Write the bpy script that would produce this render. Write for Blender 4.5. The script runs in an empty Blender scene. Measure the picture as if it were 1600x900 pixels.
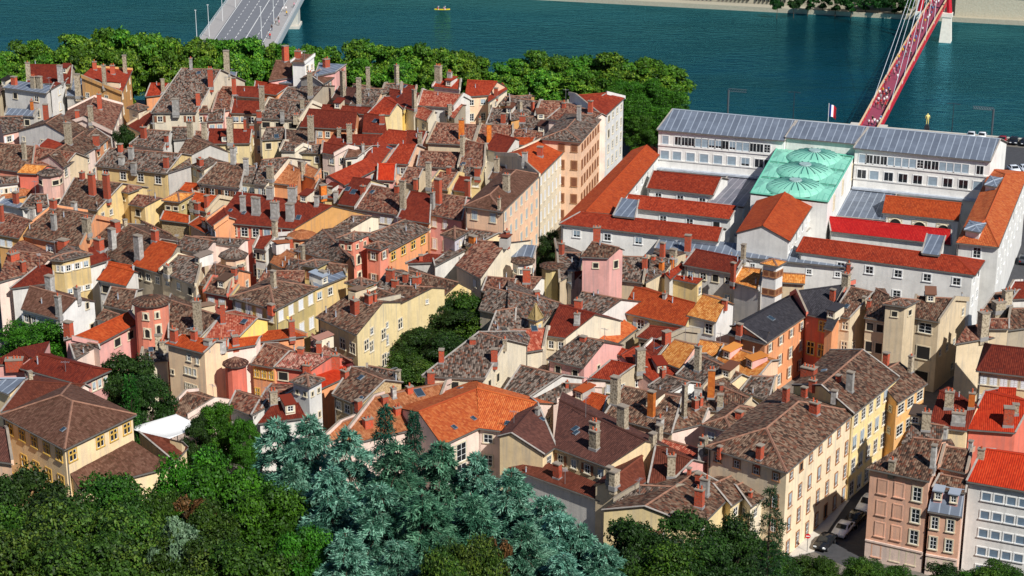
import bpy, bmesh, math, random
import numpy as np
from mathutils import Vector, Matrix
from mathutils.bvhtree import BVHTree
random.seed(7)
RNG = np.random.default_rng(11)
PI = math.pi
scene = bpy.context.scene
COL = scene.collection

# ------------------------------------------------------------------ camera
CAM_H, TH, FPX = 112.0, math.radians(19.5), 3000.0
cam_d = bpy.data.cameras.new("camera"); cam = bpy.data.objects.new("camera", cam_d); COL.objects.link(cam)
cam.location = (0, 0, CAM_H); cam.rotation_euler = (PI/2 - TH, 0, 0)
cam_d.sensor_width = 36.0; cam_d.lens = 36.0*FPX/1600.0; cam_d.clip_start = 1.0; cam_d.clip_end = 6000
scene.camera = cam
EYE = Vector((0, 0, CAM_H))
FW = Vector((0, math.cos(TH), -math.sin(TH))); UPV = Vector((0, math.sin(TH), math.cos(TH)))

def ray(px, py):
    return (FW + Vector((1, 0, 0))*((px-800)/FPX) - UPV*((py-450)/FPX))
def at(px, py, z):
    d = ray(px, py)
    return EYE + d*((z-CAM_H)/d.z)
def at_y(px, py, y):
    d = ray(px, py)
    return EYE + d*(y/d.y)
def project(p):
    q = Vector(p)-EYE; zc = q.dot(FW)
    return (800+FPX*q.x/zc, 450-FPX*q.dot(UPV)/zc, zc)
def px_scale(p):
    return FPX/((Vector(p)-EYE).dot(FW))

def gz(x, y):                       # height of the hillside below the viewpoint
    return max(0.0, (206-y)*0.42)

# ------------------------------------------------------------------ materials
def lin(c):
    if isinstance(c, str):
        c = [int(c[i:i+2], 16)/255 for i in (0, 2, 4)]
    return tuple((v/12.92 if v <= .04045 else ((v+.055)/1.055)**2.4) for v in c)
MATS = {}
class NT:
    def __init__(s, name):
        s.m = bpy.data.materials.new(name); s.m.use_nodes = True
        s.t = s.m.node_tree; s.b = s.t.nodes["Principled BSDF"]
    def n(s, typ, ins=None, **kw):
        nd = s.t.nodes.new(typ)
        for k, v in kw.items(): setattr(nd, k, v)
        for k, v in (ins or {}).items():
            if hasattr(v, 'outputs'): v = v.outputs[0]
            if isinstance(v, bpy.types.NodeSocket): s.t.links.new(v, nd.inputs[k])
            else: nd.inputs[k].default_value = v
        return nd
    def link(s, a, b): s.t.links.new(a.outputs[0] if hasattr(a, 'outputs') else a, b)
    def ramp(s, fac, stops, interp='LINEAR'):
        r = s.n('ShaderNodeValToRGB', {0: fac}); cr = r.color_ramp; cr.interpolation = interp
        while len(cr.elements) < len(stops): cr.elements.new(.5)
        for e, (p, c) in zip(cr.elements, stops):
            e.position = p; e.color = (*c, 1)
        return r
    def mix(s, fac, a, b, mode='MIX'):
        nd = s.n('ShaderNodeMix', data_type='RGBA', blend_type=mode)
        for i, v in ((0, fac), (6, a), (7, b)):
            if hasattr(v, 'outputs'):
                v = v.outputs[2] if v.bl_idname == 'ShaderNodeMix' else v.outputs[0]
            if isinstance(v, bpy.types.NodeSocket): s.t.links.new(v, nd.inputs[i])
            else: nd.inputs[i].default_value = (v if i == 0 else (*v, 1))
        return nd.outputs[2]
    def math(s, op, a, b=None):
        return s.n('ShaderNodeMath', {0: a, **({1: b} if b is not None else {})}, operation=op).outputs[0]
    def bump(s, h, strength, dist):
        b = s.n('ShaderNodeBump', {'Strength': strength, 'Distance': dist, 'Height': h})
        s.t.links.new(b.outputs[0], s.b.inputs['Normal'])
def plain(name, c, rough=.6, metal=0.0, spec=.5, var=0.0, emit=None):
    if name in MATS: return MATS[name]
    n = NT(name); c = lin(c) if isinstance(c, str) else c
    n.b.inputs['Base Color'].default_value = (*c, 1); n.b.inputs['Roughness'].default_value = rough
    n.b.inputs['Metallic'].default_value = metal; n.b.inputs['Specular IOR Level'].default_value = spec
    if var:
        tc = n.n('ShaderNodeTexCoord')
        no = n.n('ShaderNodeTexNoise', {'Vector': tc.outputs['Object'], 'Scale': 1.3, 'Detail': 6.0, 'Roughness': .7})
        r = n.ramp(no.outputs[0], [(.3, tuple(v*(1-var) for v in c)), (.7, tuple(min(1, v*(1+var)) for v in c))])
        n.link(r, n.b.inputs['Base Color'])
    MATS[name] = n.m
    return n.m

def wall_mat(name, hexc, stain=.5):
    key = 'plaster_'+name
    if key in MATS: return MATS[key]
    n = NT(key); c = lin(hexc)
    tc = n.n('ShaderNodeTexCoord'); oi = n.n('ShaderNodeObjectInfo')
    off = n.n('ShaderNodeVectorMath', {0: tc.outputs['Object'], 1: oi.outputs['Location']}, operation='ADD')
    n1 = n.n('ShaderNodeTexNoise', {'Vector': off, 'Scale': .35, 'Detail': 8.0, 'Roughness': .72})
    mp = n.n('ShaderNodeMapping', {'Vector': off, 'Scale': (1.6, 1.6, .13)})
    n2 = n.n('ShaderNodeTexNoise', {'Vector': mp, 'Scale': 1.0, 'Detail': 5.0, 'Roughness': .65})
    n3 = n.n('ShaderNodeTexNoise', {'Vector': off, 'Scale': 3.0, 'Detail': 6.0, 'Roughness': .8})
    dark = tuple(v*.55*(1 if i < 2 else .9) for i, v in enumerate(c))
    grey = tuple(.35*sum(c)/3+.35*v for v in c)
    light = tuple(min(.9, v*1.12+.01) for v in c)
    base = n.ramp(n1.outputs[0], [(.28, tuple(v*.80 for v in c)), (.5, c), (.72, light)])
    f2 = n.ramp(n2.outputs[0], [(.47, (0, 0, 0)), (.72, (stain,)*3)])
    k = n.mix(f2.outputs[0], base, grey)
    f3 = n.ramp(n3.outputs[0], [(.56, (0, 0, 0)), (.76, (stain*.7,)*3)])
    k = n.mix(f3.outputs[0], k, dark)
    rv = n.n('ShaderNodeMapRange', {0: oi.outputs['Random'], 3: .88, 4: 1.1})
    hs = n.n('ShaderNodeHueSaturation', {'Saturation': .86, 'Value': rv.outputs[0], 'Color': k})
    n.link(hs, n.b.inputs['Base Color'])
    n.b.inputs['Roughness'].default_value = .9; n.b.inputs['Specular IOR Level'].default_value = .2
    n.bump(n3.outputs[0], .35, .05)
    MATS[key] = n.m
    return n.m
WALLS = dict(white='D8D2C6', paper='DDDAD2', cream='DFCFAE', beige='CDB68E', stone='A8997F', grey='B8B2A6', yellow='D8B66A', olive='C4AC62',
    ochre='D4942E', peach='E6B68A', pink='E2A892', rose='DE988A', salmon='E2764A', orange='E08A3E', redor='D8521E', tan='E6CFA4', lav='CFC8CE',
    straw='E0C583', bright='EBC23C', brick='DDA27C', lemon='E8C88E', crimson='B02434', court='E0DDD4', apri='EEC694', gold='E8CB7C', amber='E4A444', blush='E4C6B2')
def W(n): return wall_mat(n, WALLS[n], .4 if n in ('court', 'paper') else .72)

# roof tiles: per-tile colour scatter, weathering patches, moss
ROOFS = dict(  # dark, mid, light, accent, scatter
    old=('26201C', '4B3E35', '7E7064', '6C402C', 1.0),
    brn=('2C2019', '503A2D', '7E6653', '683A27', .9),
    mix=('3A211A', '5F3B2E', '8C6A56', '7A3C28', 1.0),
    mixp=('5A352C', '8E5848', 'B48A78', '96463A', 1.0),
    red=('6A2010', '8C2E14', '9C4228', '742210', .45),
    dred=('50190E', '6A2413', '7A3420', '5A1A0E', .35),
    lred=('7E3424', '984631', 'AE7058', '842E1C', .9),
    org=('9E4420', 'B85A2A', 'C67642', 'A04020', .5),
    ored=('82300F', 'A23F16', 'AE5426', '863010', .4),
    ory=('A65C24', 'C07A36', 'D09656', 'A05020', .6),
    choc=('3F2620', '55332A', '6B453A', '4A2A22', .3),
    chocred=('502619', '63301F', '784434', '52261A', .3),
    slate=('232226', '302E32', '403E42', '282628', .35),
    rust=('7A4426', '9C5E38', 'B47C54', '965030', .5),
    brt=('48301F', '603F30', '7A5A48', '563628', .45),
    sand=('8A7448', 'A08A5C', 'B49E70', '94804E', .3),
    crim=('980E12', 'AC1614', 'B83228', '980E12', .3),
    vivid=('92220A', 'AA2E0E', 'B43E1C', '942408', .35))
def R(name):
    key = 'roof_'+name
    if key in MATS: return MATS[key]
    if name in ('zinc', 'copper', 'lead'): return sheet_mat(name)
    d, m, l, a, sc = ROOFS[name]; d, m, l, a = map(lin, (d, m, l, a))
    n = NT(key)
    uv = n.n('ShaderNodeUVMap', uv_map='tiles'); oi = n.n('ShaderNodeObjectInfo')
    sep = n.n('ShaderNodeSeparateXYZ', {0: uv.outputs[0]})
    rnd = n.math('MULTIPLY', oi.outputs['Random'], 91.0)
    cu = n.math('FLOOR', n.math('DIVIDE', sep.outputs[0], .27))
    cw = n.n('ShaderNodeTexWhiteNoise', {0: n.n('ShaderNodeCombineXYZ', {0: cu, 1: 3.3, 2: rnd})}, noise_dimensions='3D')
    cv = n.math('FLOOR', n.math('ADD', n.math('DIVIDE', sep.outputs[1], .40), cw.outputs[0]))
    cell = n.n('ShaderNodeCombineXYZ', {0: cu, 1: cv, 2: rnd})
    wn = n.n('ShaderNodeTexWhiteNoise', {0: cell}, noise_dimensions='3D')
    pos = n.n('ShaderNodeCombineXYZ', {0: sep.outputs[0], 1: sep.outputs[1], 2: rnd})
    n1 = n.n('ShaderNodeTexNoise', {'Vector': pos, 'Scale': .35, 'Detail': 6.0, 'Roughness': .7})
    n2 = n.n('ShaderNodeTexNoise', {'Vector': pos, 'Scale': 3.2, 'Detail': 3.0, 'Roughness': .7})
    val = n.math('ADD', n.math('MULTIPLY', wn.outputs[0], .62*sc+.15), n.math('MULTIPLY', n1.outputs[0], .55-.25*sc))
    val = n.math('ADD', val, n.math('MULTIPLY', n2.outputs[0], .3))
    base = n.ramp(val, [(.30, d), (.58, m), (.95, l)])
    wn2 = n.n('ShaderNodeTexWhiteNoise', {0: n.n('ShaderNodeVectorMath', {0: cell, 1: (31.7, 5.1, 2.2)}, operation='ADD')}, noise_dimensions='3D')
    acc = n.math('MULTIPLY', n.math('GREATER_THAN', wn2.outputs[0], .80), .75*sc)
    k = n.mix(acc, base, a)
    mo = n.ramp(n.n('ShaderNodeTexNoise', {'Vector': pos, 'Scale': .8, 'Detail': 7.0, 'Roughness': .75}).outputs[0], [(.56, (0, 0, 0)), (.74, (.55*sc,)*3)])
    k = n.mix(mo.outputs[0], k, lin('4A443C'))
    rv = n.n('ShaderNodeMapRange', {0: oi.outputs['Random'], 3: .86, 4: 1.16})
    hs = n.n('ShaderNodeHueSaturation', {'Value': rv.outputs[0], 'Color': k})
    n.link(hs, n.b.inputs['Base Color'])
    n.b.inputs['Roughness'].default_value = .85; n.b.inputs['Specular IOR Level'].default_value = .25
    row = n.math('ABSOLUTE', n.math('SINE', n.math('MULTIPLY', sep.outputs[0], PI/.27)))
    h = n.math('ADD', row, n.math('MULTIPLY', wn.outputs[0], .5))
    n.bump(h, .7, .07)
    MATS[key] = n.m
    return n.m
def sheet_mat(name):
    n = NT('roof_'+name); uv = n.n('ShaderNodeUVMap', uv_map='tiles'); sep = n.n('ShaderNodeSeparateXYZ', {0: uv.outputs[0]})
    c, c2, seam = dict(zinc=('5E6672', '747D8A', '9BA4AE'), lead=('6B6870', '85828A', 'A9A8AC'), copper=('7CC0A6', 'A0D6C0', '5C9E8A'))[name]
    n1 = n.n('ShaderNodeTexNoise', {'Vector': uv.outputs[0], 'Scale': .5, 'Detail': 7.0, 'Roughness': .7})
    k = n.ramp(n1.outputs[0], [(.3, lin(c)), (.7, lin(c2))])
    su = n.math('FRACT', n.math('DIVIDE', sep.outputs[0], 1.25 if name != 'copper' else 1.0))
    line = n.math('LESS_THAN', su, .14 if name == 'zinc' else .10)
    cv = n.math('FLOOR', n.math('DIVIDE', sep.outputs[1], 3.2)); cu = n.math('FLOOR', n.math('DIVIDE', sep.outputs[0], 1.25))
    wn = n.n('ShaderNodeTexWhiteNoise', {0: n.n('ShaderNodeCombineXYZ', {0: cu, 1: cv})}, noise_dimensions='3D')
    k2 = n.mix(n.math('MULTIPLY', wn.outputs[0], .5), k, lin('4C535F') if name != 'copper' else lin('5CB094'))
    k3 = n.mix(n.math('MULTIPLY', line, .75), k2, lin(seam))
    n.link(k3, n.b.inputs['Base Color']); n.b.inputs['Roughness'].default_value = .55
    n.bump(n.math('ADD', line, n1.outputs[0]), .4, .06)
    MATS['roof_'+name] = n.m
    return n.m
ZINC = plain('zinc_flashing', 'A9B0B8', .5, var=.25)
TRIM = plain('stone_trim', 'CFC2A6', .85, var=.15)
TRIMY = plain('yellow_stone_trim', 'C9A24A', .85, var=.15)
TRIMO = plain('brown_stone_trim', '9A6C48', .85, var=.15)
FRAME = plain('white_window_frame', 'E4E4E0', .6)
SHUT = plain('white_shutter', 'DCDEDE', .6, var=.06)
SHUTB = plain('blue_grey_shutter', 'A9B4B8', .6, var=.08)
SHUTR = plain('brown_shutter', '7A4A30', .7, var=.1)
GLASS = plain('window_glass', (.012, .016, .02), .08, spec=.6)
GLASSB = plain('pale_blind_behind_glass', '8FA0AA', .35, var=.2)
DARK = plain('dark_opening', (.01, .009, .008), .9)
IRON = plain('dark_iron', (.03, .03, .035), .5)
def brick_mat(name, a, b, mort, sc=1.0):
    if name in MATS: return MATS[name]
    n = NT(name); tc = n.n('ShaderNodeTexCoord'); oi = n.n('ShaderNodeObjectInfo')
    mp = n.n('ShaderNodeMapping', {'Vector': tc.outputs['Object'], 'Rotation': (PI/2, 0, 0), 'Scale': (sc, sc, sc)})
    no = n.n('ShaderNodeTexNoise', {'Vector': tc.outputs['Object'], 'Scale': 2.4, 'Detail': 7.0, 'Roughness': .75})
    vo = n.n('ShaderNodeTexVoronoi', {'Vector': tc.outputs['Object'], 'Scale': 4.5*sc})
    k = n.ramp(no.outputs[0], [(.3, lin(a)), (.7, lin(b))])
    k = n.mix(n.math('MULTIPLY', n.math('GREATER_THAN', vo.outputs['Distance'], .45), .55), k, lin(mort))
    rv = n.n('ShaderNodeMapRange', {0: oi.outputs['Random'], 3: .75, 4: 1.15})
    hs = n.n('ShaderNodeHueSaturation', {'Value': rv.outputs[0], 'Color': k})
    n.link(hs, n.b.inputs['Base Color']); n.b.inputs['Roughness'].default_value = .9
    n.bump(vo.outputs['Distance'], .5, .06); MATS[name] = n.m
    return n.m
CH = {'b': brick_mat('red_brick', 'A83A1E', 'C9532C', '8C5A48'), 's': brick_mat('rubble_stone', '6E6250', 'A6967C', 'C2B49A', .7),
      'w': brick_mat('grey_render', '9C9890', 'C2BEB6', '8A867E', .4), 'o': brick_mat('orange_render', 'C8691F', 'DC8230', 'B85A1C', .4),
      'p': W('rose'), 'c': W('crimson')}
POT = plain('terracotta', 'B5532F', .8, var=.2); CAP = plain('chimney_cap', '8B7F70', .9, var=.25)
STONEWALL = brick_mat('stone_rubble_wall', '8E7450', 'B89A6C', 'C9B48C', .8)

# ------------------------------------------------------------------ mesh builder
class MB:
    def __init__(s): s.v, s.f, s.m, s.uv = [], [], [], []
    def poly(s, pts, mi=0, uv=None):
        b = len(s.v); s.v += [tuple(p) for p in pts]; s.f.append(tuple(range(b, b+len(pts)))); s.m.append(mi)
        s.uv.append(uv or [(0, 0)]*len(pts))
    def hexa(s, lo, hi, mi=0, mtop=None, uvtop=None):   # lo, hi: four points each, same order
        n = len(lo)
        s.poly(hi, mi if mtop is None else mtop, uvtop); s.poly(lo[::-1], mi)
        for i in range(n):
            j = (i+1) % n; s.poly([lo[i], lo[j], hi[j], hi[i]], mi)
    def box(s, c, ax, ay, az, sx, sy, sz, mi=0):       # centre of base, axes, full sizes
        c = Vector(c); ax, ay, az = Vector(ax), Vector(ay), Vector(az)
        lo = [c+ax*(i*sx/2)+ay*(j*sy/2) for i, j in ((-1, -1), (1, -1), (1, 1), (-1, 1))]
        s.hexa(lo, [p+az*sz for p in lo], mi)
    def abox(s, x0, x1, y0, y1, z0, z1, mi=0):
        lo = [(x0, y0, z0), (x1, y0, z0), (x1, y1, z0), (x0, y1, z0)]
        s.hexa(lo, [(p[0], p[1], z1) for p in lo], mi)
    def tube(s, pts, rad, n=8, mi=0, caps=True):
        pts = [Vector(p) for p in pts]; rad = rad if hasattr(rad, '__len__') else [rad]*len(pts)
        rings = []
        for i, p in enumerate(pts):
            t = (pts[min(i+1, len(pts)-1)]-pts[max(i-1, 0)]).normalized()
            a = t.cross(Vector((0, 0, 1)));  a = Vector((1, 0, 0)) if a.length < 1e-3 else a.normalized()
            b = t.cross(a); rings.append([p+(a*math.cos(q)+b*math.sin(q))*rad[i] for q in (2*PI*k/n for k in range(n))])
        for r0, r1 in zip(rings, rings[1:]):
            for k in range(n): s.poly([r0[k], r0[(k+1) % n], r1[(k+1) % n], r1[k]], mi)
        if caps: s.poly(rings[0][::-1], mi); s.poly(rings[-1], mi)
    def mesh(s, name, mats, org=(0, 0, 0), smooth=False, merge=True):
        me = bpy.data.meshes.new(name); o = Vector(org)
        me.from_pydata([tuple(Vector(p)-o) for p in s.v], [], s.f)
        for m in mats: me.materials.append(m)
        me.polygons.foreach_set('material_index', s.m)
        lay = me.uv_layers.new(name='tiles')
        lay.data.foreach_set('uv', [c for u in s.uv for p in u for c in p])
        if merge:
            bm = bmesh.new(); bm.from_mesh(me); bmesh.ops.remove_doubles(bm, verts=bm.verts, dist=1e-4)
            bmesh.ops.recalc_face_normals(bm, faces=bm.faces); bm.to_mesh(me); bm.free()
        if smooth: me.polygons.foreach_set('use_smooth', [True]*len(me.polygons))
        me.update()
        return me
    def build(s, name, mats, parent=None, org=None, smooth=False, merge=True):
        if org is None: org = parent.get('_org', None) if parent is not None else (0, 0, 0)
        o = bpy.data.objects.new(name, s.mesh(name, mats, org, smooth, merge)); COL.objects.link(o)
        if parent is not None: o.parent = parent
        return o
ORG = {}
def worg(o):                       # world origin of a (translation-only) chain
    v = Vector((0, 0, 0))
    while o is not None: v += Vector(o.location); o = o.parent
    return v
def put(mb, name, mats, parent, smooth=False, merge=True):
    o = bpy.data.objects.new(name, mb.mesh(name, mats, worg(parent), smooth, merge)); COL.objects.link(o); o.parent = parent
    return o
def thing(name, label, cat, loc, group=None, kind=None, data=None):
    o = bpy.data.objects.new(name, data); COL.objects.link(o); o.location = loc
    if data is None: o.empty_display_size = .5
    if label: o['label'] = label; o['category'] = cat
    if group: o['group'] = group
    if kind: o['kind'] = kind
    return o
def inst(name, mesh, loc, rz=0, parent=None, scale=1.0):
    o = bpy.data.objects.new(name, mesh); COL.objects.link(o)
    o.location = Vector(loc)-(worg(parent) if parent is not None else Vector((0, 0, 0)))
    o.rotation_euler = (0, 0, rz); o.scale = (scale,)*3 if not hasattr(scale, '__len__') else scale
    if parent is not None: o.parent = parent
    return o
Z = Vector((0, 0, 1))
def flat(v): return Vector((v[0], v[1], 0))
def onz(v, z): return Vector((v[0], v[1], z))

# ------------------------------------------------------------------ houses
BV, BF, BO = [], [], []            # all building faces, for rays
HOUSES = []                        # records
WALLSEG = []                       # (house rec, P, Q, ztop, zbot, gable?, outward)
def reg(pts, ref):
    b = len(BV); BV.extend(tuple(p) for p in pts); BF.append(tuple(range(b, b+len(pts)))); BO.append(ref)

def slab(mb, pts, t=.2, mi=0, u0=None, udir=None, vdir=None):
    o = pts[0]; n = len(pts)
    q = list(pts) if n == 4 else [pts[0], pts[1], pts[2], pts[2]]
    L = max((q[1]-q[0]).length, (q[2]-q[3]).length); K = 4 if L > 2.5 else 1; J = 3
    rg = random.Random(int(o.x*31+o.y*17)); sag = .0 if K == 1 else .05
    G = [[(q[0]*(1-a/K)+q[1]*(a/K))*(1-b/J)+(q[3]*(1-a/K)+q[2]*(a/K))*(b/J) for b in range(J+1)] for a in range(K+1)]
    for a in range(1, K):
        for b in range(1, J): G[a][b] = G[a][b]+Z*rg.uniform(-sag*1.6, sag*.5)
    UV = lambda p: ((p-o).dot(udir)+50, (p-o).dot(vdir)+50)
    for a in range(K):
        for b in range(J):
            c = [G[a][b], G[a+1][b], G[a+1][b+1], G[a][b+1]]
            for tri in ((0, 1, 2), (0, 2, 3)):
                P = [c[k] for k in tri]
                if (P[1]-P[0]).cross(P[2]-P[0]).length < 1e-5: continue
                mb.poly(P, mi, [UV(p) for p in P]); mb.poly([p-Z*t for p in P[::-1]], 1)
    for i in range(4):
        a, b = q[i], q[(i+1) % 4]
        if (a-b).length < 1e-4: continue
        k = K if i % 2 == 0 else J
        for h in range(k):
            p0, p1 = a+(b-a)*(h/k), a+(b-a)*((h+1)/k); mb.poly([p0-Z*t, p1-Z*t, p1, p0], 1)
EDGE = plain('dark_eave_board', '4A3E36', .85, var=.2)
RIDGE = plain('ridge_tile', '86604C', .9, var=.4)

def finish(rec, foot, ztops, base, faces, wall, roofm, kind, opts, ridge=None, parent=None):
    """foot: list of (P, gable) corner points ccw or cw with wall-top polygons already in faces['walls']"""
    cen = sum((flat(p) for p in foot), Vector((0, 0, 0)))/len(foot)
    if parent is None:
        root = thing(kind, rec['label'], rec['cat'], (cen.x, cen.y, base), rec.get('group'))
        host = root
    else:
        root = parent; host = parent
    rec['root'] = root; rec['cen'] = cen
    wm = MB()
    for wi, w in enumerate(faces['walls']):
        wm.poly(w, 1 if opts.get('gc') and wi >= 2 else 0); reg(w, (rec, 'w'))
    if opts.get('flatroof') is None: pass
    walls = put(wm, 'wall', [STONEWALL if wall == 'rubble' else W(wall)]+([W(opts['gc'])] if opts.get('gc') else []), host)
    rm = MB()
    for (pts, ud, vd) in faces['roofs']:
        slab(rm, pts, .2, 0, None, ud, vd); [reg(tp, (rec, 'r')) for tp in ([pts[0], pts[1], pts[2]], [pts[0], pts[2], pts[3]]) if len(pts) == 4] if len(pts) == 4 else reg(pts, (rec, 'r'))
    for a, b in faces.get('ridges', ()):
        d = (b-a); L = d.length
        if L > .3:
            d.normalize(); s = d.cross(Z).normalized()
            rm.poly([a+s*.18+Z*.0, a+Z*.13, b+Z*.13, b+s*.18], 2); rm.poly([a-s*.18, a+Z*.13, b+Z*.13, b-s*.18], 2)
    para = random.random() < .3 and opts.get('roof') != 'flat' and parent is None
    for a, b in (faces.get('verges', ()) if random.random() < .6 or opts.get('roof') == 'flat' else ()):
        d = (b-a); L = d.length
        if L > .3:
            d.normalize(); s = d.cross(Z).normalized()
            if para and L > 2:
                lo = [a-s*.17-Z*.3, b-s*.17-Z*.3, b+s*.17-Z*.3, a+s*.17-Z*.3]; rm.hexa(lo, [p+Z*.72 for p in lo], 5, 6); continue
            lo = [a-s*.12+Z*.01, b-s*.12+Z*.01, b+s*.12+Z*.01, a+s*.12+Z*.01]
            rm.hexa(lo, [p+Z*.10 for p in lo], 3)
    for a, b in faces.get('gutters', ()):
        d = (b-a); L = d.length
        if L > .3:
            d.normalize(); s = d.cross(Z).normalized()
            lo = [a-s*.09-Z*.22, b-s*.09-Z*.22, b+s*.09-Z*.22, a+s*.09-Z*.22]
            rm.hexa(lo, [p+Z*.14 for p in lo], 4)
    RM = {'zinc': ZINC}
    roof = put(rm, 'roof', [R(roofm), EDGE, RIDGE if roofm in ('old', 'brn', 'mix', 'mixp', 'brt', 'rust', 'ory', 'lred') else R(roofm), plain('verge_mortar', '9E968C', .9, var=.3), plain('gutter', '6A6660', .6, var=.2), STONEWALL if wall == 'rubble' else W(wall), CAP], host)
    rec['roof'] = roof; rec['wallobj'] = walls
    area = sum(foot[i].x*foot[(i+1) % len(foot)].y-foot[(i+1) % len(foot)].x*foot[i].y for i in range(len(foot)))
    for (P, Q, zt, gable) in faces['segs']:
        d = flat(Q)-flat(P)
        if d.length < 1.2: continue
        nrm = Vector((d.y, -d.x, 0)).normalized()
        if nrm.dot((flat(P)+flat(Q))/2-cen) < 0: nrm = -nrm
        if nrm.dot(flat(EYE)-flat(P)) <= 0: continue
        WALLSEG.append((rec, flat(P), flat(Q), zt, base, gable, nrm))
    HOUSES.append(rec)
    return root

def mkrec(label, wall, roofm, opts, kind, cat):
    return dict(label=label, wall=wall, roofm=roofm, opts=opts, kind=kind, cat=cat)

def house(pts, h, wall, roofm, label, parent=None, kind='house', cat='house', **o):
    e0, e1, r1, r0 = pts
    E0, E1 = at(*e0, h), at(*e1, h)
    pitch = o.get('pitch', .40); mb_ = o.get('mb', 1.0)
    ed = flat(E1-E0); L = ed.length; ed.normalize()
    nn = Vector((-ed.y, ed.x, 0))
    def dist(r):
        m = (flat(at(*r0, h+r))+flat(at(*r1, h+r)))/2
        return (m-flat(E0)).dot(nn)
    if dist(0) < 0: nn = -nn
    lo, hi = .02, 14.0
    if 'rise' in o: r = o['rise']
    else:
        if hi-pitch*dist(hi) > 0:
            for _ in range(40):
                md = (lo+hi)/2
                if md-pitch*dist(md) > 0: hi = md
                else: lo = md
            r = (lo+hi)/2
        else: r = pitch*dist(0)
    R0, R1 = at(*r0, h+r), at(*r1, h+r)
    m = (flat(R0)+flat(R1))/2
    sgn = 1 if (m-flat(E0)).dot(nn) > 0 else -1
    n = nn*sgn; d = abs((m-flat(E0)).dot(n))
    hip = o.get('hip', False)
    if hip:
        B0, B1 = E0+n*2*d, E1+n*2*d
        # keep ridge on centre line
        R0 = onz(flat(E0)+ed*(flat(R0)-flat(E0)).dot(ed)+n*d, h+r); R1 = onz(flat(E0)+ed*(flat(R1)-flat(E0)).dot(ed)+n*d, h+r)
        zb = h
    else:
        zb = h+r-mb_*r
        B0 = onz(flat(E0)+(1+mb_)*(flat(R0)-flat(E0)), zb); B1 = onz(flat(E1)+(1+mb_)*(flat(R1)-flat(E1)), zb)
    cen = (E0+E1+B0+B1)/4
    base = o.get('base', gz(cen.x, cen.y)-.3)
    dn = lambda p: onz(p, base)
    faces = {'walls': [], 'roofs': [], 'ridges': [], 'verges': [], 'gutters': [], 'segs': []}
    F = faces
    zb_ = B0.z
    if hip:
        F['walls'] += [[dn(E0), dn(E1), E1, E0], [dn(E1), dn(B1), B1, E1], [dn(B1), dn(B0), B0, B1], [dn(B0), dn(E0), E0, B0]]
    else:
        F['walls'] += [[dn(E0), dn(E1), E1, E0], [dn(B1), dn(B0), B0, B1]]
        F['walls'] += [[dn(E1), dn(B1), B1, R1, E1] if mb_ > .01 else [dn(E1), dn(R1), R1, E1], [dn(B0), dn(E0), E0, R0, B0] if mb_ > .01 else [dn(R0), dn(E0), E0, R0]]
    oh = o.get('oh', .42); og = .16
    up = (n*d+Z*r).normalized(); upb = (-n*d*mb_+Z*(r*mb_)).normalized() if mb_ > .01 else None
    lift = Z*.2
    if hip:
        c = [E0, E1, B1, B0]; ctr = cen
        def out(p): return p+((flat(p)-flat(ctr)).normalized()*oh*1.3) - Z*(oh*r/d)+lift
        e0_, e1_, b1_, b0_ = out(E0), out(E1), out(B1), out(B0); q0, q1 = R0+lift, R1+lift
        F['roofs'] += [([e0_, e1_, q1, q0], ed, up), ([b1_, b0_, q0, q1], -ed, (-n*d+Z*r).normalized()), ([e1_, b1_, q1], n, (-ed*d+Z*r).normalized()), ([b0_, e0_, q0], -n, (ed*d+Z*r).normalized())]
        F['ridges'] += [(q0, q1), (e0_, q0), (e1_, q1), (b1_, q1), (b0_, q0)]
        F['gutters'] += [(e0_, e1_), (e1_, b1_), (b0_, e0_)]
    else:
        s0, s1 = (R0-E0).normalized(), (R1-E1).normalized()
        g0 = -ed*og; g1 = ed*og
        e0_, e1_ = E0-s0*oh+g0+lift, E1-s1*oh+g1+lift; q0, q1 = R0+g0+lift, R1+g1+lift
        F['roofs'].append(([e0_, e1_, q1, q0], ed, up))
        F['gutters'].append((e0_, e1_))
        if mb_ > .01:
            t0, t1 = (B0-R0).normalized(), (B1-R1).normalized()
            b0_, b1_ = B0+t0*oh*.6+g0+lift, B1+t1*oh*.6+g1+lift
            F['roofs'].append(([b1_, b0_, q0, q1], -ed, upb)); F['ridges'].append((q0, q1))
            if o.get('vg', 1): F['verges'] += [(q1, b1_), (q0, b0_)]
        if o.get('vg', 1): F['verges'] += [(e1_, q1), (e0_, q0)]
    F['segs'] += [(E0, E1, h, False), (E1, B1, min(h, B1.z), not hip), (B0, E0, min(h, B0.z), not hip), (B1, B0, B0.z, False)]
    rec = mkrec(label, wall, roofm, o, kind, cat)
    finish(rec, [E0, E1, B1, B0], None, base, F, wall, roofm, kind, o, parent=parent)
    return rec

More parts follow.
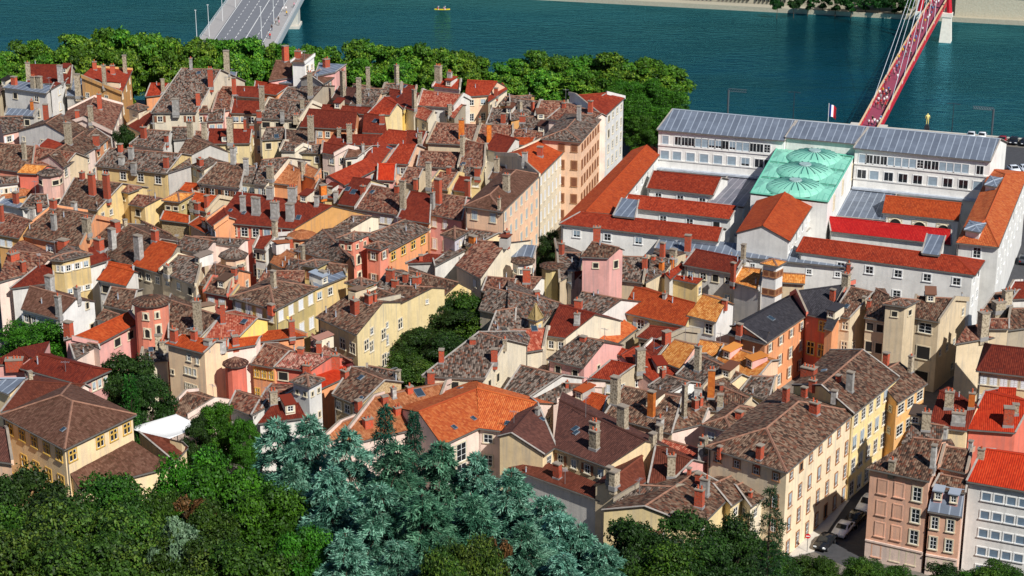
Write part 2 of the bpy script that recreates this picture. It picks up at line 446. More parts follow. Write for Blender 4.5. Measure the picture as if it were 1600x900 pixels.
def foot3(pts, h, wall, roofm, label, parent=None, kind='house', cat='house', **o):
    """three consecutive eave corners traced in the photo; the fourth completes the parallelogram"""
    A, B, C = (at(*p, h) for p in pts[:3])
    D = at(*pts[3], h) if len(pts) > 3 else A+C-B
    c = [A, B, C, D]; ctr = (A+B+C+D)/4
    base = o.get('base', gz(ctr.x, ctr.y)-.3); dn = lambda p: onz(p, base)
    rt = o.get('roof', 'hip'); pitch = o.get('pitch', .4)
    F = {'walls': [[dn(c[i]), dn(c[(i+1) % 4]), c[(i+1) % 4], c[i]] for i in range(4)], 'roofs': [], 'ridges': [], 'verges': [], 'gutters': [], 'segs': []}
    F['segs'] = [(c[i], c[(i+1) % 4], h, False) for i in range(4)]
    oh = o.get('oh', .4); lift = Z*.2
    u = (flat(B)-flat(A)); v = (flat(C)-flat(B)); Lu, Lv = u.length, v.length; u.normalize(); v.normalize()
    def out(p):
        q = flat(p)-flat(ctr); return p+q.normalized()*oh*1.3
    if rt == 'flat':
        ct = [p+Z*.02 for p in c]; F['roofs'].append((ct, u, v))
        F['verges'] += [(ct[i]+Z*.1, ct[(i+1) % 4]+Z*.1) for i in range(4)]
    else:
        if rt == 'pyr': q0 = q1 = onz(ctr, h+pitch*min(Lu, Lv)/2)
        elif Lu >= Lv:
            k = min(Lv/2*.95, Lu/2-.05); r = pitch*Lv/2
            q0, q1 = onz(ctr-u*(Lu/2-k), h+r), onz(ctr+u*(Lu/2-k), h+r)
        else:
            k = min(Lu/2*.95, Lv/2-.05); r = pitch*Lu/2
            q0, q1 = onz(ctr-v*(Lv/2-k), h+r), onz(ctr+v*(Lv/2-k), h+r)
        q0, q1 = q0+lift, q1+lift
        oo = [out(p)-Z*(oh*pitch)+lift for p in c]
        for i in range(4):
            a, b = oo[i], oo[(i+1) % 4]; ax = flat(b-a).normalized(); mid = (a+b)/2
            if rt == 'pyr': pts_ = [a, b, q0]
            elif Lu >= Lv: pts_ = {0: [a, b, q1, q0], 1: [a, b, q1], 2: [a, b, q0, q1], 3: [a, b, q0]}[i]
            else: pts_ = {0: [a, b, q0], 1: [a, b, q1, q0], 2: [a, b, q1], 3: [a, b, q0, q1]}[i]
            vd = (pts_[2]-mid); vd = (vd-ax*vd.dot(ax)).normalized()
            F['roofs'].append((pts_, ax, vd)); F['gutters'].append((a, b))
            near = q0 if (a-q0).length < (a-q1).length else q1
            F['ridges'].append((a, near))
        F['ridges'].append((q0, q1))
    rec = mkrec(label, wall, roofm, o, kind, cat)
    finish(rec, c, None, base, F, wall, roofm, kind, o, parent=parent)
    return rec

def round_tower(c, rpx, h, nside, wall, roofm, label, parent=None, kind='stair_tower', cat='tower', **o):
    ctr = at(*c, h); rad = rpx/px_scale(ctr); base = gz(ctr.x, ctr.y)-.3
    a0 = o.get('rot', .3)
    ring = [ctr+Vector((math.cos(a0+2*PI*i/nside), math.sin(a0+2*PI*i/nside), 0))*rad for i in range(nside)]
    F = {'walls': [], 'roofs': [], 'ridges': [], 'verges': [], 'gutters': [], 'segs': []}
    top = ctr+Z*(rad*o.get('pitch', .5)+.2)
    ro = [ctr+(p-ctr)*(1+.4/rad)+Z*.05 for p in ring]
    for i in range(nside):
        a, b = ring[i], ring[(i+1) % nside]
        F['walls'].append([onz(a, base), onz(b, base), b, a]); A, B = ro[i], ro[(i+1) % nside]
        ax = (B-A).normalized(); vd = (top-(A+B)/2).normalized()
        F['roofs'].append(([A, B, top], ax, vd)); F['segs'].append((a, b, h, False))
    rec = mkrec(label, wall, roofm, o, kind, cat)
    finish(rec, ring, None, base, F, wall, roofm, kind, o, parent=parent)
    return rec

# ------------------------------------------------------------------ windows
WM = {}
def window_mesh(w, h, style, near):
    w, h = round(w*5)/5, round(h*5)/5
    key = (w, h, style, near)
    if key in WM: return WM[key]
    mb = MB()                       # local: x along wall, y outward (+), z up, origin at centre
    X, Y = Vector((1, 0, 0)), Vector((0, 1, 0))
    t = .16; s_q = style[0]
    def bx(x0, x1, y0, y1, z0, z1, mi): mb.abox(x0, x1, y0, y1, z0, z1, mi)
    trim = W('brick') if s_q == 'q' else {'y': TRIMY, 'o': TRIMO, 'w': FRAME}.get(style[1:2], TRIM)
    s = style[0]
    bx(-w/2-t, -w/2, -.05, .06, -h/2, h/2, 0); bx(w/2, w/2+t, -.05, .06, -h/2, h/2, 0)
    bx(-w/2-t, w/2+t, -.05, .06, h/2, h/2+t, 0); bx(-w/2-t-.05, w/2+t+.05, -.05, .14, -h/2-.14, -h/2, 0)
    gl = MB()
    gm = GLASS
    if s == 's':
        for k in (-1, 1):
            bx(min(0, k*w/2)+.02, max(0, k*w/2)-.02, -.02, .05, -h/2, h/2, 2)
            for q in range(4): bx(k*w/4-w/4+.1, k*w/4+w/4-.1, .05, .065, -h/2+.08+q*h/4, -h/2+h/4-.04+q*h/4, 2)
    elif s == 'x':
        bx(-w/2, w/2, -.02, .02, -h/2, h/2, 3)
    elif s in 'pkqn':                # pale blind, plain pane, walled up
        bx(-w/2, w/2, -.02, .01 if s != 'q' else .03, -h/2, h/2, 2 if s != 'k' else 3)
        if s == 'k': bx(-.03, .03, .01, .03, -h/2, h/2, 1)
    elif s == 'a':                  # arched opening
        pts = [(-w/2, -h/2), (w/2, -h/2)]+[(w/2*math.cos(t), h/2-w/2+w/2*math.sin(t)) for t in (PI*k/10 for k in range(11))]
        mb.poly([(x_, .03, z_) for x_, z_ in pts], 3)
        arc = [(w/2+.0, -h/2)]+pts[2:]+[(-w/2, -h/2)]
        for (xa, za), (xb, zb) in zip(arc, arc[1:]): mb.tube([(xa, .04, za), (xb, .04, zb)], .13, 6, 0)
    else:
        g = (-w/2, w/2, -.02, .0, -h/2, h/2)
        f = .06
        bx(-w/2, -w/2+f, 0, .03, -h/2, h/2, 1); bx(w/2-f, w/2, 0, .03, -h/2, h/2, 1); bx(-w/2+f, w/2-f, 0, .03, h/2-f, h/2, 1); bx(-w/2+f, w/2-f, 0, .03, -h/2, -h/2+f, 1)
        bx(-f/2, f/2, 0, .032, -h/2+f, h/2-f, 1)
        if s == 'd':
            for zz in ((-.17, .17) if h > 1.2 else (0,)): bx(-w/2+f, w/2-f, 0, .028, zz*h-.02, zz*h+.02, 1)
        if s == 'm':
            bx(-.09, .09, 0, .06, -h/2, h/2, 0); bx(-w/2, w/2, 0, .062, h*.12-.09, h*.12+.09, 0)
        if s == 'b':                 # a light blind half drawn down
            bx(-w/2+f, w/2-f, .0, .015, -h/2+h*.3, h/2-f, 2)
        if near:
            gl.abox(*g, 0); glm = gl.mesh('pane', [gm])
        else:
            mb.abox(*g, 3)
    if style[1:2] in ('S', 'B', 'R') and s == 'd':      # open shutters folded back against the wall
        for k in (-1, 1):
            x0 = k*(w/2+t+.02); x1 = x0+k*w*.48; bx(min(x0, x1), max(x0, x1), 0, .06, -h/2-.05, h/2+.05, 4)
    fr = {'r': plain('dark_red_frame', '6A1F22', .6)}.get(style[1:2], FRAME)
    sh = {'b': SHUTB, 'o': SHUTR}.get(style[1:2], SHUT) if s == 's' else GLASSB if s in 'bp' else plain('blue_grey_pane', '6C7E8E', .15, var=.2) if s == 'n' else W('brick') if s == 'q' else SHUT
    me = mb.mesh('window', [trim, fr, sh, DARK if s in 'xa' else gm, {'B': SHUTB, 'R': SHUTR}.get(style[1:2], SHUT)])
    WM[key] = (me, glm if (near and s not in 'sxpkqan') else None)
    return WM[key]

TREE = None
VIEWS = [Vector((dx, 0, CAM_H)) for dx in (0, -7, 7)]
def seen(p, tol=.35):
    for e in VIEWS:
        d = p-e; L = d.length
        loc, nr, idx, ds = TREE.ray_cast(e, d.normalized(), L-tol)
        if loc is None: return True
    return False
def in_frame(p, m=25):
    x, y, zc = project(p); return zc > 0 and -m < x < 1600+m and -m < y < 900+m
NWIN = 0
def add_window(rec, c, nrm, w, h, style):
    global NWIN
    near = (c-EYE).length < 330 and style[0] not in 'sxpkqan'
    me, gl = window_mesh(w, h, style, near)
    rz = math.atan2(nrm.y, nrm.x)-PI/2
    o = inst('window', me, c, rz, rec['root'])
    if gl is not None:
        g = bpy.data.objects.new('pane', gl); COL.objects.link(g); g.parent = o
    NWIN += 1
def do_windows():
    for (rec, P, Q, zt, zb, gable, nrm) in WALLSEG:
        o = rec['opts']; rnd = random.Random(hash((round(P.x, 1), round(P.y, 1), round(Q.x, 1))) & 0xffff)
        if o.get('nowin'): continue
        L = (Q-P).length; d = (Q-P).normalized()
        mode = o.get('gw', 'few') if gable else o.get('wf', 'all')
        if mode == 'n': continue
        style = o.get('ws', rnd.choice(['d', 'd', 'b', 'd', 's', 'dS', 'dB', 'dR']) if not gable else 'd')
        fl = o.get('fl', 3.2); ww = o.get('ww', 1.0); wh = o.get('wh', 1.5); sp = o.get('sp', 2.7)
        nc = o.get('nc') if (o.get('nc') and not gable) else max(1, int(round(L/sp)))
        if gable and o.get('gnc'): nc = o['gnc']
        z = zt-o.get('z0', 1.45); row = 0
        while z > zb+1.6 and row < o.get('rows', 9):
            for i in range(nc):
                if mode == 'few' and rnd.random() > o.get('gp', .4): continue
                if mode == 'all' and rnd.random() < o.get('skip', .08): continue
                c = P+d*(L*(i+.5)/nc)+Vector((0, 0, z))+nrm*.02
                h_ = (o.get('wh0', wh*.85) if row == 0 else wh); w_ = ww
                if w_ > L/nc-.35: w_ = max(.4, L/nc-.5)
                st = style
                if gable and mode == 'few': w_, h_ = rnd.choice([(.6, .8), (.8, 1.0), (.8, 1.2)])
                elif rnd.random() < .15 and style[0] == 'd': st = 'b'+style[1:]
                elif rnd.random() < o.get('xp', .1) and style[0] in 'db': st = 'x'+style[1:]
                if in_frame(c) and seen(c+nrm*.3): add_window(rec, c, nrm, w_, h_, st)
            z -= fl; row += 1
        # drain pipe at the wall end
        if L > 5 and not gable and rnd.random() < .55 and not rec['root'].get('nopipe'):
            c = P+d*.25+nrm*.1
            if seen(onz(c, zt-1)+nrm*.2):
                mb = MB(); mb.tube([onz(c, zb), onz(c, zt-.1)], .08, 6); put(mb, 'drain_pipe', [plain('gutter', '6A6660', .6, var=.2)], rec['root'])

# ------------------------------------------------------------------ chimneys, skylights, dormers placed by sight line
def cast(px, py):
    d = ray(px, py).normalized(); loc, nr, idx, ds = TREE.ray_cast(EYE, d, 2000)
    if loc is None: return None
    return loc, nr, BO[idx]
def edge_axis(rec):
    for s in WALLSEG:
        if s[0] is rec: return (s[2]-s[1]).normalized()
    return Vector((.95, -.31, 0))
def chimney(px, py, hpx, wpx, typ):
    hit = cast(px, py)
    if not hit: return
    p, nr, (rec, part) = hit
    if part == 'w':                # base sits on the wall line: nudge upwards on to the roof
        for k in range(1, 22):
            h2 = cast(px, py-k)
            if h2 and h2[2][1] == 'r': p, nr, (rec, part) = h2; hpx -= k*.6; break
        if part == 'w': return
    if rec.get('root') is None: return
    sc = px_scale(p); rnd = random.Random(int(px*7+py*13))
    H = max(.7, hpx/(sc*.93)); wd = max(.45, wpx/sc); 
    ax = edge_axis(rec)
    if abs(ax.x) < .6: ax = Vector((-ax.y, ax.x, 0))
    ay = Vector((-ax.y, ax.x, 0)); dp = max(.5, min(wd*.6, 1.3)) if wd > .9 else wd*.95
    wd = wd*.82
    c = p-Z*1.1; mb = MB(); top = p+Z*H
    mb.box(c, ax, ay, Z, wd, dp, H+1.1-.12, 0)
    mb.box(top-Z*.12, ax, ay, Z, wd+.16, dp+.16, .14, 1)
    (mb.box(p-Z*.6, ax, ay, Z, wd+.14, dp+.14, .64, 3) if H > 1.3 else None)
    npot = max(1, min(5, int(wd/.45))) if rnd.random() < .55 else 0
    for i in range(npot):
        if rnd.random() < .15: continue
        q = top+ax*((i+.5)/npot-.5)*wd*.9; hh = rnd.uniform(.25, .55)
        mb.tube([q, q+Z*hh], [.13, .11], 7, 2)
    par = rec['roof']
    o = put(mb, 'chimney', [CH[typ], CAP, POT, plain('chimney_flashing', '8F8C88', .7, var=.2)], par)
    rec.setdefault('ch', []).append(o)
def skylight(px, py, wpx):
    hit = cast(px, py)
    if not hit or hit[2][1] != 'r' or hit[2][0].get('root') is None: return
    p, nr, (rec, part) = hit
    if nr.z < 0: nr = -nr
    ax = nr.cross(Z)
    if ax.length < 1e-3: ax = Vector((1, 0, 0))
    ax.normalize(); ay = nr.cross(ax).normalized(); w = max(.6, wpx/px_scale(p)*.8); h = w*1.3
    mb = MB(); mb.box(p-nr*.05, ax, ay, nr, w, h, .16, 0); mb.box(p+nr*.11, ax, ay, nr, w-.1, h-.1, .02, 1)
    put(mb, 'skylight', [plain('skylight_frame', '7C838A', .5), plain('skylight_glass', (.03, .05, .07), .06, spec=.7)], rec['roof'])
def dormer(px, py, wpx, wall='white'):
    hit = cast(px, py)
    if not hit or hit[2][1] != 'r' or hit[2][0].get('root') is None: return
    p, nr, (rec, part) = hit
    if nr.z < 0: nr = -nr
    n = flat(nr)
    if n.length < .05: return
    n.normalize(); ax = Vector((-n.y, n.x, 0)); w = max(1.0, wpx/px_scale(p)*.72); h = 1.25
    f = p+n*.2; back = -n*2.6
    mb = MB(); lo = [f-ax*w/2-Z*.4, f+ax*w/2-Z*.4, f+ax*w/2+back-Z*.4, f-ax*w/2+back-Z*.4]
    hi = [q+Z*(h+.4) for q in lo]; mb.hexa(lo, hi, 0)
    tp = [f-ax*(w/2+.2)+n*.25+Z*h, f+ax*(w/2+.2)+n*.25+Z*h, f+ax*(w/2+.2)+back+Z*(h+.35), f-ax*(w/2+.2)+back+Z*(h+.35)]
    mb.hexa(tp, [q+Z*.15 for q in tp], 1)
    d = put(mb, 'dormer', [W(wall), R(rec['roofm'])], rec['roof'])
    me, gl = window_mesh(max(.6, w-.5), .9, 'd', False)
    o = inst('dormer_window', me, f+n*.03+Z*(h*.5), math.atan2(n.y, n.x)-PI/2, rec['roof'])

def antenna(rec, p, rnd):
    mb = MB(); H = rnd.uniform(1.6, 3.0); mb.tube([p-Z*.3, p+Z*H], .035, 5)
    a = rnd.uniform(0, PI); ax = Vector((math.cos(a), math.sin(a), 0)); ay = Vector((-ax.y, ax.x, 0))
    mb.tube([p+Z*(H-.2)-ax*.6, p+Z*(H-.2)+ax*.6], .025, 4)
    for k in (-.5, -.25, 0, .25, .5): mb.tube([p+Z*(H-.2)+ax*k-ay*.35, p+Z*(H-.2)+ax*k+ay*.35], .018, 4)
    put(mb, 'antenna', [plain('antenna_metal', 'A8A8A8', .4, .6)], rec['roof'])
HDATA = """
00|28,548 292,585 340,540 90,508|15|white|zinc|tall white house with two small windows beside the leafy riverside row|mb=0,pitch=.12,nc=2
00|318,560 415,505 440,480 340,520|15.5|paper|dred|white house front with two stacked windows and a curved gable top|mb=0,pitch=.2,nc=1
00|172,515 440,522 448,412 178,408|15|beige|dred|house with a dark red roof against the river trees, farthest left|nowin=1
00|752,582 818,442 575,425 510,482|15|ochre|red|yellow walled house with a bright red sloping roof by the river trees|mb=0,nc=3,pitch=.3
00|418,600 640,612 640,500 420,490|13|grey|zinc|grey blank wall house below the bright red riverside roof|mb=0,pitch=.1,nowin=1
00|690,828 758,658 590,612 520,745|12.5|blush|mix|house with a wide orange brown old tile roof and pale pink side wall|nc=4
00|470,885 545,812 380,716 285,776|13|white|brn|white gabled house with a brown roof in front of the orange brown one|nc=2,gw=few
00|215,872 350,942 405,892 255,836|11|beige|red|lean-to with a narrow bright red roof below a white gable|mb=0,pitch=.3,nowin=1
00|805,672 865,690 915,668|12|cream|old|small square cream tower with a grey pyramid roof and dark slot|roof=pyr,kind=stair_tower,nc=1,rows=1,ww=.7,wh=.6
00|952,702 1228,700 1375,442 1140,432|13.5|cream|old|large grey tile roofed house reaching back to the river trees|wf=few
00|1262,610 1470,500 1478,458 1380,440|14.5|paper|zinc|tall bare white gable wall beside the large grey tile roof|mb=0,pitch=.15,nowin=1
00|915,602 1005,592 1052,527 945,525|11|orange|red|small orange house with a red roof tucked below the riverside trees|nowin=1
00|805,785 900,835 960,755 940,705|9|beige|dred|low dark red roof beside the small square cream tower|mb=.2,nowin=1
00|1195,706 1300,702 1292,668 1210,668|13|rose|brn|narrow pink house with a grey brown roof strip|nc=1
00|1090,748 1200,752 1235,668 1130,662|11.5|pink|dred|small dark red roof left of the narrow pink house|nowin=1
00|1468,598 1640,610 1640,550 1480,545|14.5|lemon|dred|orange yellow house with two stepped dark red roofs and white windows|mb=.3,nc=4,rows=1,wh0=.8,ww=.8
00|1448,705 1640,708 1630,636 1465,630|12|lemon|dred|lower front of the stepped orange house with three big windows|mb=0,nc=4,ww=1.3
00|1330,702 1440,682 1465,550 1375,545|12.5|pink|mix|pink house with a mottled red brown roof left of the stepped orange house|nc=1
00|1300,756 1395,752 1400,685 1310,688|11.5|rose|old|small rose house under a grey roof, below the mottled red brown roof|nc=2
00|820,900 1020,935 1065,825 925,815|11|white|old|grey roof with a curved white gable in front of the dark courtyard bush|nowin=1
00|1300,896 1560,892 1570,815 1305,810|10.5|straw|dred|low wide dark red roof in front of the stepped orange house|nc=4
00|20,832 150,802 140,732 -10,735|12.5|pink|old|pink walled house with grey brown roof at the left edge of the picture|nc=2
00|38,718 210,726 232,690 50,680|10.5|grey|zinc|pale metal lean-to roof at the foot of the tall white house|mb=0,pitch=.2,nc=2
00|-80,600 -5,610 28,540 -40,525|13|beige|old|grey roof at the far left edge below the riverside trees|nowin=1
00|560,905 700,935 690,845 530,800|10|beige|brn|brown roofed low house above the dark courtyard bush|nowin=1
00|1215,900 1290,905 1300,830 1225,825|10.5|straw|mix|narrow yellow house with two tall slits beside the low dark red roof|nc=2
00|1085,870 1205,860 1200,800 1080,800|11.5|grey|old|plain grey house below the narrow pink one|nowin=1
01|228,388 305,393 362,348 290,338|19|paper|brt|white cube attic with a small brown roof standing over the riverside houses|mb=0,pitch=.15,nc=1,rows=1,wf=n
01|85,505 225,478 222,388 128,382|15|rose|brt|pink house with a dark brown roof left of the white cube attic|wf=few
01|150,520 330,525 350,480 180,470|14|white|zinc|white lower storey with two tiny windows under the white cube attic|mb=0,pitch=.1,nc=3,rows=1,ww=.7,wh0=.7
01|412,524 478,482 398,440 345,476|16|grey|brt|grey white house with a brown roof and tall windows beside the pink gable|nc=2,fl=4
01|370,478 500,452 562,408 400,396|17|rose|zinc|pink house with a flat metal roof and a tall stone chimney by the river trees|mb=0,pitch=.05,nowin=1
01|480,612 592,650 640,560 520,545|13|orange|choc|low orange house with a black brown roof behind tall stone chimneys|mb=.4,nc=3
01|590,652 740,658 790,560 640,556|13|peach|old|grey roofed house in front of the riverside trees, right of the black brown roof|nowin=1
01|280,790 615,806 628,706 335,686|13.5|orange|dred|long house with a wide dark red roof over an orange wall with windows|nc=7,ww=.9
01|410,692 700,712 718,680 420,660|14|pink|dred|strip of dark red roof just behind the long wide dark red one|mb=.2,nowin=1
01|670,826 815,832 800,730 680,712|12.5|yellow|dred|dark red roof with a skylight over a yellow wall, between stone chimneys|nc=3
01|700,716 840,712 880,655 805,610|14|straw|red|orange red gabled roof with a small yellow window dormer beside it|mb=.8,nowin=1
01|835,640 985,692 1012,592 838,560|14.5|cream|dred|dark red roof with two small skylights in the middle of the riverside rows|nowin=1
01|850,690 925,700 940,668 880,660|13.8|bright|dred|small bright yellow attic room with one white window|mb=0,nc=1,rows=1,ww=1.4
01|960,715 1075,757 1112,703 1012,657|12.5|cream|lred|cream house with a light red roof and one tiny square window|nc=2,mb=.4,wf=few
01|845,735 930,740 945,705 862,700|12|cream|choc|small cream box house with a flat dark roof between stone chimneys|mb=0,pitch=.06,nc=1
01|1018,657 1235,670 1290,597 1045,568|14|white|lred|white house with a wide light red mottled roof and tall dark windows|nc=3
01|1160,690 1240,740 1292,660 1230,640|12.5|stone|lred|stone gable house attached right of the light red mottled roof|nowin=1
01|1112,538 1270,558 1275,505 1140,495|15.5|white|red|red roof over a white strip wall, last row before the river trees|nowin=1,mb=.5
01|1310,602 1455,592 1505,515 1325,505|15|peach|red|peach house with a bright red roof beside a tall cream gable|nc=2
01|1452,640 1568,560 1540,520 1455,590|14.5|cream|red|tall cream gable wall at the right end of the bright red roof|mb=0,pitch=.1,gw=few,wf=few
01|1350,622 1470,637 1480,597 1362,588|13.5|peach|old|peach tower house under a small grey roof with dark windows|mb=.4,nc=2
01|1525,650 1700,660 1720,600 1560,610|13.5|ochre|old|grey roofed house right of the tall cream gable wall|nowin=1
01|1440,790 1560,800 1600,690 1480,680|11.5|beige|old|grey old roof in front of the peach tower house|nowin=1
01|1075,890 1360,905 1400,785 1130,775|11.5|beige|mix|mottled brown roof with a dark skylight, left of two orange chimneys|nowin=1
01|1360,905 1600,905 1600,790 1400,785|11.5|beige|mix|mottled brown roof on the right between the orange chimneys|nowin=1
01|-10,575 135,592 200,546 0,512|13|orange|red|small orange house with a flattish bright red roof|mb=.3,nc=2,wf=few
01|20,736 270,746 345,642 85,622|13|cream|old|cream house with a rough grey roof and brown loft openings|nc=3,ws=x,ww=1.6
01|150,622 330,632 340,598 200,552|13.5|beige|old|upper grey roof behind the house with brown loft openings|nowin=1
01|270,560 350,620 420,540 330,500|14|stone|old|rough stone gable below the grey white house|nowin=1
01|38,872 192,862 172,802 70,802|11.5|straw|old|small rounded grey roof over two dark arches|nc=2,ws=x,rows=1,mb=.3
01|190,895 370,905 372,825 190,812|12|stone|brn|blotchy bare stone wall house in the middle of the upper rows|mb=0,pitch=.1,nowin=1
01|440,902 750,906 772,850 490,846|11|pink|dred|dark red long roof under the line of stone chimneys|mb=.4,nowin=1
01|740,892 930,902 942,827 832,815|11.5|pink|red|bright red roof with a white edge in the centre of the upper rows|mb=.4,nowin=1
01|930,897 1030,905 1062,826 944,822|11.2|pink|dred|dark red roof with a round skylight right of the bright red one|mb=.4,nowin=1
01|600,560 700,580 720,545 610,530|14|stone|old|far grey roof between thin stone chimneys at the river trees|nowin=1
01|790,580 900,560 905,525 810,530|14.5|stone|old|stone parapet house behind the dark red skylight roof|nowin=1
01|915,580 990,590 1000,545 920,530|16|peach|dred|tiny peach attic with a dark red roof in the last row|mb=.2,nowin=1
02|-5,748 120,722 182,642 -10,612|13|ochre|old|grey roof with a dark yellow wall in front of the river trees|nowin=1
02|150,722 330,706 345,640 180,636|14|grey|mix|mottled reddish roof behind the big grey brown hipped roof|mb=.5,nowin=1
02|190,866 430,884 562,732 290,700|17.5|peach|old|tall peach apartment block with a big grey brown roof and rows of brown windows|foot=1,kind=apartment_building,cat=apartment block,ws=so,sp=2.5,pitch=.28,fl=3.3,skip=0
02|40,810 190,815 240,730 90,735|13.5|orange|old|tangled grey roof left of the tall peach block|nowin=1
02|0,860 190,890 195,830 20,815|12.5|pink|mix|low mottled roof in front of the tall peach block|mb=.4,nowin=1
02|565,735 696,614 590,588 400,600|16.6|paper|red|tall white apartment block with red roofs and a bright side wall by the trees|kind=apartment_building,cat=apartment block,nc=5,fl=3.1,mb=.25,pitch=.3,ws=d,skip=0
02|230,742 482,772 560,716 340,650|16.8|blush|mix|mottled roof squeezed between the peach and the white apartment blocks|mb=.3,nowin=1
02|340,690 500,722 560,690 400,640|15.8|lav|zinc|grey metal roofed front of the tall white apartment block|mb=0,pitch=.2,nowin=1
02|0,900 120,905 140,868 0,868|12.5|beige|ored|orange red strip of roof at the foot of the peach block|mb=.3,nowin=1
10|-10,152 195,180 215,22 -10,0|12|salmon|brn|salmon house with a broad brown roof at the left edge|nc=5
10|165,128 400,145 470,62 215,22|12.5|beige|mix|mottled brown roof in front of a beige cube house|nowin=1
10|228,32 345,70 420,10 300,-30|13.5|cream|red|beige cube house with a small red roof near the left edge|mb=0,pitch=.15,nc=1,rows=1
10|392,142 592,18 520,-70 310,75|13|blush|brn|long pale pink house with tall windows receding towards the river|nc=6,ww=1.2,wh=1.9,fl=3.6
10|592,28 672,-42 600,-90 530,-30|12.5|orange|brn|orange end house behind the long pale pink house|nc=2,ww=1.3
10|605,132 1042,182 1132,66 690,32|13|yellow|old|big yellow house with white framed windows and a wide grey roof|nc=4,ww=1.3,wh=1.9,wh0=1.5,fl=4,gw=n,skip=0,ws=d
10|1050,180 1192,132 1180,60 1100,70|13|grey|old|pale grey side house joined right of the big yellow house|mb=0,pitch=.15,nowin=1
10|1120,60 1200,68 1310,10 1180,-45|14|grey|brn|pale house with a brown roof behind the big yellow house|nowin=1
10|-10,252 108,236 105,208 -10,206|11.5|white|old|low white house with four small windows at the left edge|nc=4,ww=.7,wh0=.8,rows=1,mb=.4
10|-10,348 165,322 205,282 55,285|9|ochre|rust|low orange shed roof at the left edge below the white house|mb=.3,nowin=1
10|120,178 240,184 292,140 165,130|13|redor|ory|red orange house with an orange roof joined to the pink corner tower|nowin=1
10|380,372 612,412 762,252 470,218|11|yellow|brn|yellow gabled house with a brown roof and two tall brick chimneys|nc=3,gw=few,gp=.3
10|815,372 905,392 1002,342 862,322|11|yellow|mix|small yellow house with a rounded pinkish roof in the middle left|mb=.5,nc=1,ws=x
10|738,285 800,302 868,275|12.5|yellow|mix|yellow turret with a pinkish hipped roof|roof=pyr,kind=stair_tower,nc=1,ws=x,ww=.7,wh=.8,fl=5
10|1025,348 1120,358 1200,312|12.5|olive|ory|square yellow stone tower with a low orange roof|roof=pyr,kind=stair_tower,nc=2,ws=x,ww=.7,wh=.8,rows=1
10|1190,400 1290,420 1365,335 1215,310|10.5|beige|ored|small orange roof beside the square yellow stone tower|nowin=1
10|1010,470 1180,490 1180,455 1030,425|10|rubble|ored|old rubble wall house with a narrow orange roof|mb=.3,nc=2,wf=few
10|1130,282 1240,312 1246,255 1160,248|9.5|orange|ored|small red roof squeezed right of the big yellow house|nowin=1
10|1195,128 1275,162 1362,108 1262,70|12|cream|old|small cream house with a grey roof and blue shuttered windows|nc=2,ws=sb,ww=1.1
10|1245,242 1496,272 1532,132 1360,122|11.5|white|brn|white house with a broad brown roof and dark windows|nc=5,ww=1.2
10|1505,238 1640,248 1650,140 1545,150|11.5|cream|old|cream house right of the broad brown roof, with pale blinds|nc=3,ww=1.4,ws=b
10|140,395 298,378 290,322 202,320|11|white|old|small grey roof behind a long white parapet|nowin=1
10|-10,372 180,412 215,395 30,345|10.5|white|zinc|long white parapet wall house at the left|mb=0,pitch=.1,nc=4,ww=.6,wh0=.7,rows=2,wf=few
10|125,562 502,642 592,462 330,398|12|orange|brn|tan orange house under a big dark brown roof with pale blinds|nc=5,ww=1.4,ws=b
10|-10,562 122,584 186,482 30,440|12|ochre|mix|ochre house with a mottled roof at the left edge|nc=3,ww=1.2
10|655,690 838,768 1005,600 790,505|10.5|beige|brn|brown roof with several big chimneys in the middle left|nowin=1
10|545,640 660,690 780,560 700,500|10.5|beige|brn|left half of the brown roofs with scaffolded chimney|nowin=1
10|985,590 1060,610 1070,570 900,490|10.5|beige|brn|small brown roof tip behind the bright orange roof|mb=.3,nowin=1
10|838,755 1012,806 1105,640 970,608|11|stone|ored|house with a bright orange roof in the middle left|nc=3,ws=d,mb=.6
10|322,722 395,728 560,690 420,640|13|yellow|old|tall faceted yellow tower house with three small square windows|roof=hip,foot=1,kind=stair_tower,pitch=.15,nc=3,ww=.9,wh=.9,wh0=1,fl=4,rows=2
10|565,758 680,718 605,642 556,660|11|white|dred|white house with a small dark red roof right of the faceted yellow tower|nc=1,gw=n,mb=.4
10|615,845 790,882 836,802 682,762|10|white|ored|white house with a square orange red roof|nc=2,ws=x,ww=1.4,mb=.5
10|670,770 830,795 832,770 680,742|11|white|ored|thin strip of orange roof behind the square orange red one|mb=.2,nowin=1
10|-10,862 238,792 322,702 60,668|11|blush|mix|wide mottled pinkish roof at the left edge|nowin=1
10|78,900 332,862 326,758 236,774|10|white|dred|dark red roof below the wide mottled pinkish one|nowin=1
10|1010,792 1222,882 1262,722 1112,700|11.5|tan|old|tan house with a grey brown roof and pale windows left of the octagonal turret|nc=3,ws=b
10|1090,642 1272,684 1332,612 1162,580|12.5|blush|old|house with a brown roof above a white strip of windows|nc=6,rows=1,ww=.6,wh0=.7
10|1330,622 1500,632 1532,602 1215,584|13|blush|old|long grey roof edge behind the octagonal turret|mb=.5,nowin=1
10|1262,872 1425,900 1492,792 1340,755|11|orange|brn|orange gabled house with a brown roof below the octagonal turret|nc=2
10|1190,500 1300,558 1352,520 1250,460|10|peach|ored|small bright orange lean-to roof beside the red chimney house|mb=.2,nowin=1
10|1300,480 1345,520 1425,462 1400,405|12|orange|dred|left wing with a dark red roof of the orange many windowed house|mb=.5,nc=2
F|338,346 461,357 518,323 372,302|12|redor|dred|long orange red house with a dark red roof carrying many white chimneys|nc=7,ww=1.1,wh=1.9,fl=3.4,gw=n,ws=d,skip=.02,gc=ochre
11|-10,245 62,254 200,88 40,105|12|cream|old|cream house with a grey roof, one of the central upper rows|nc=2
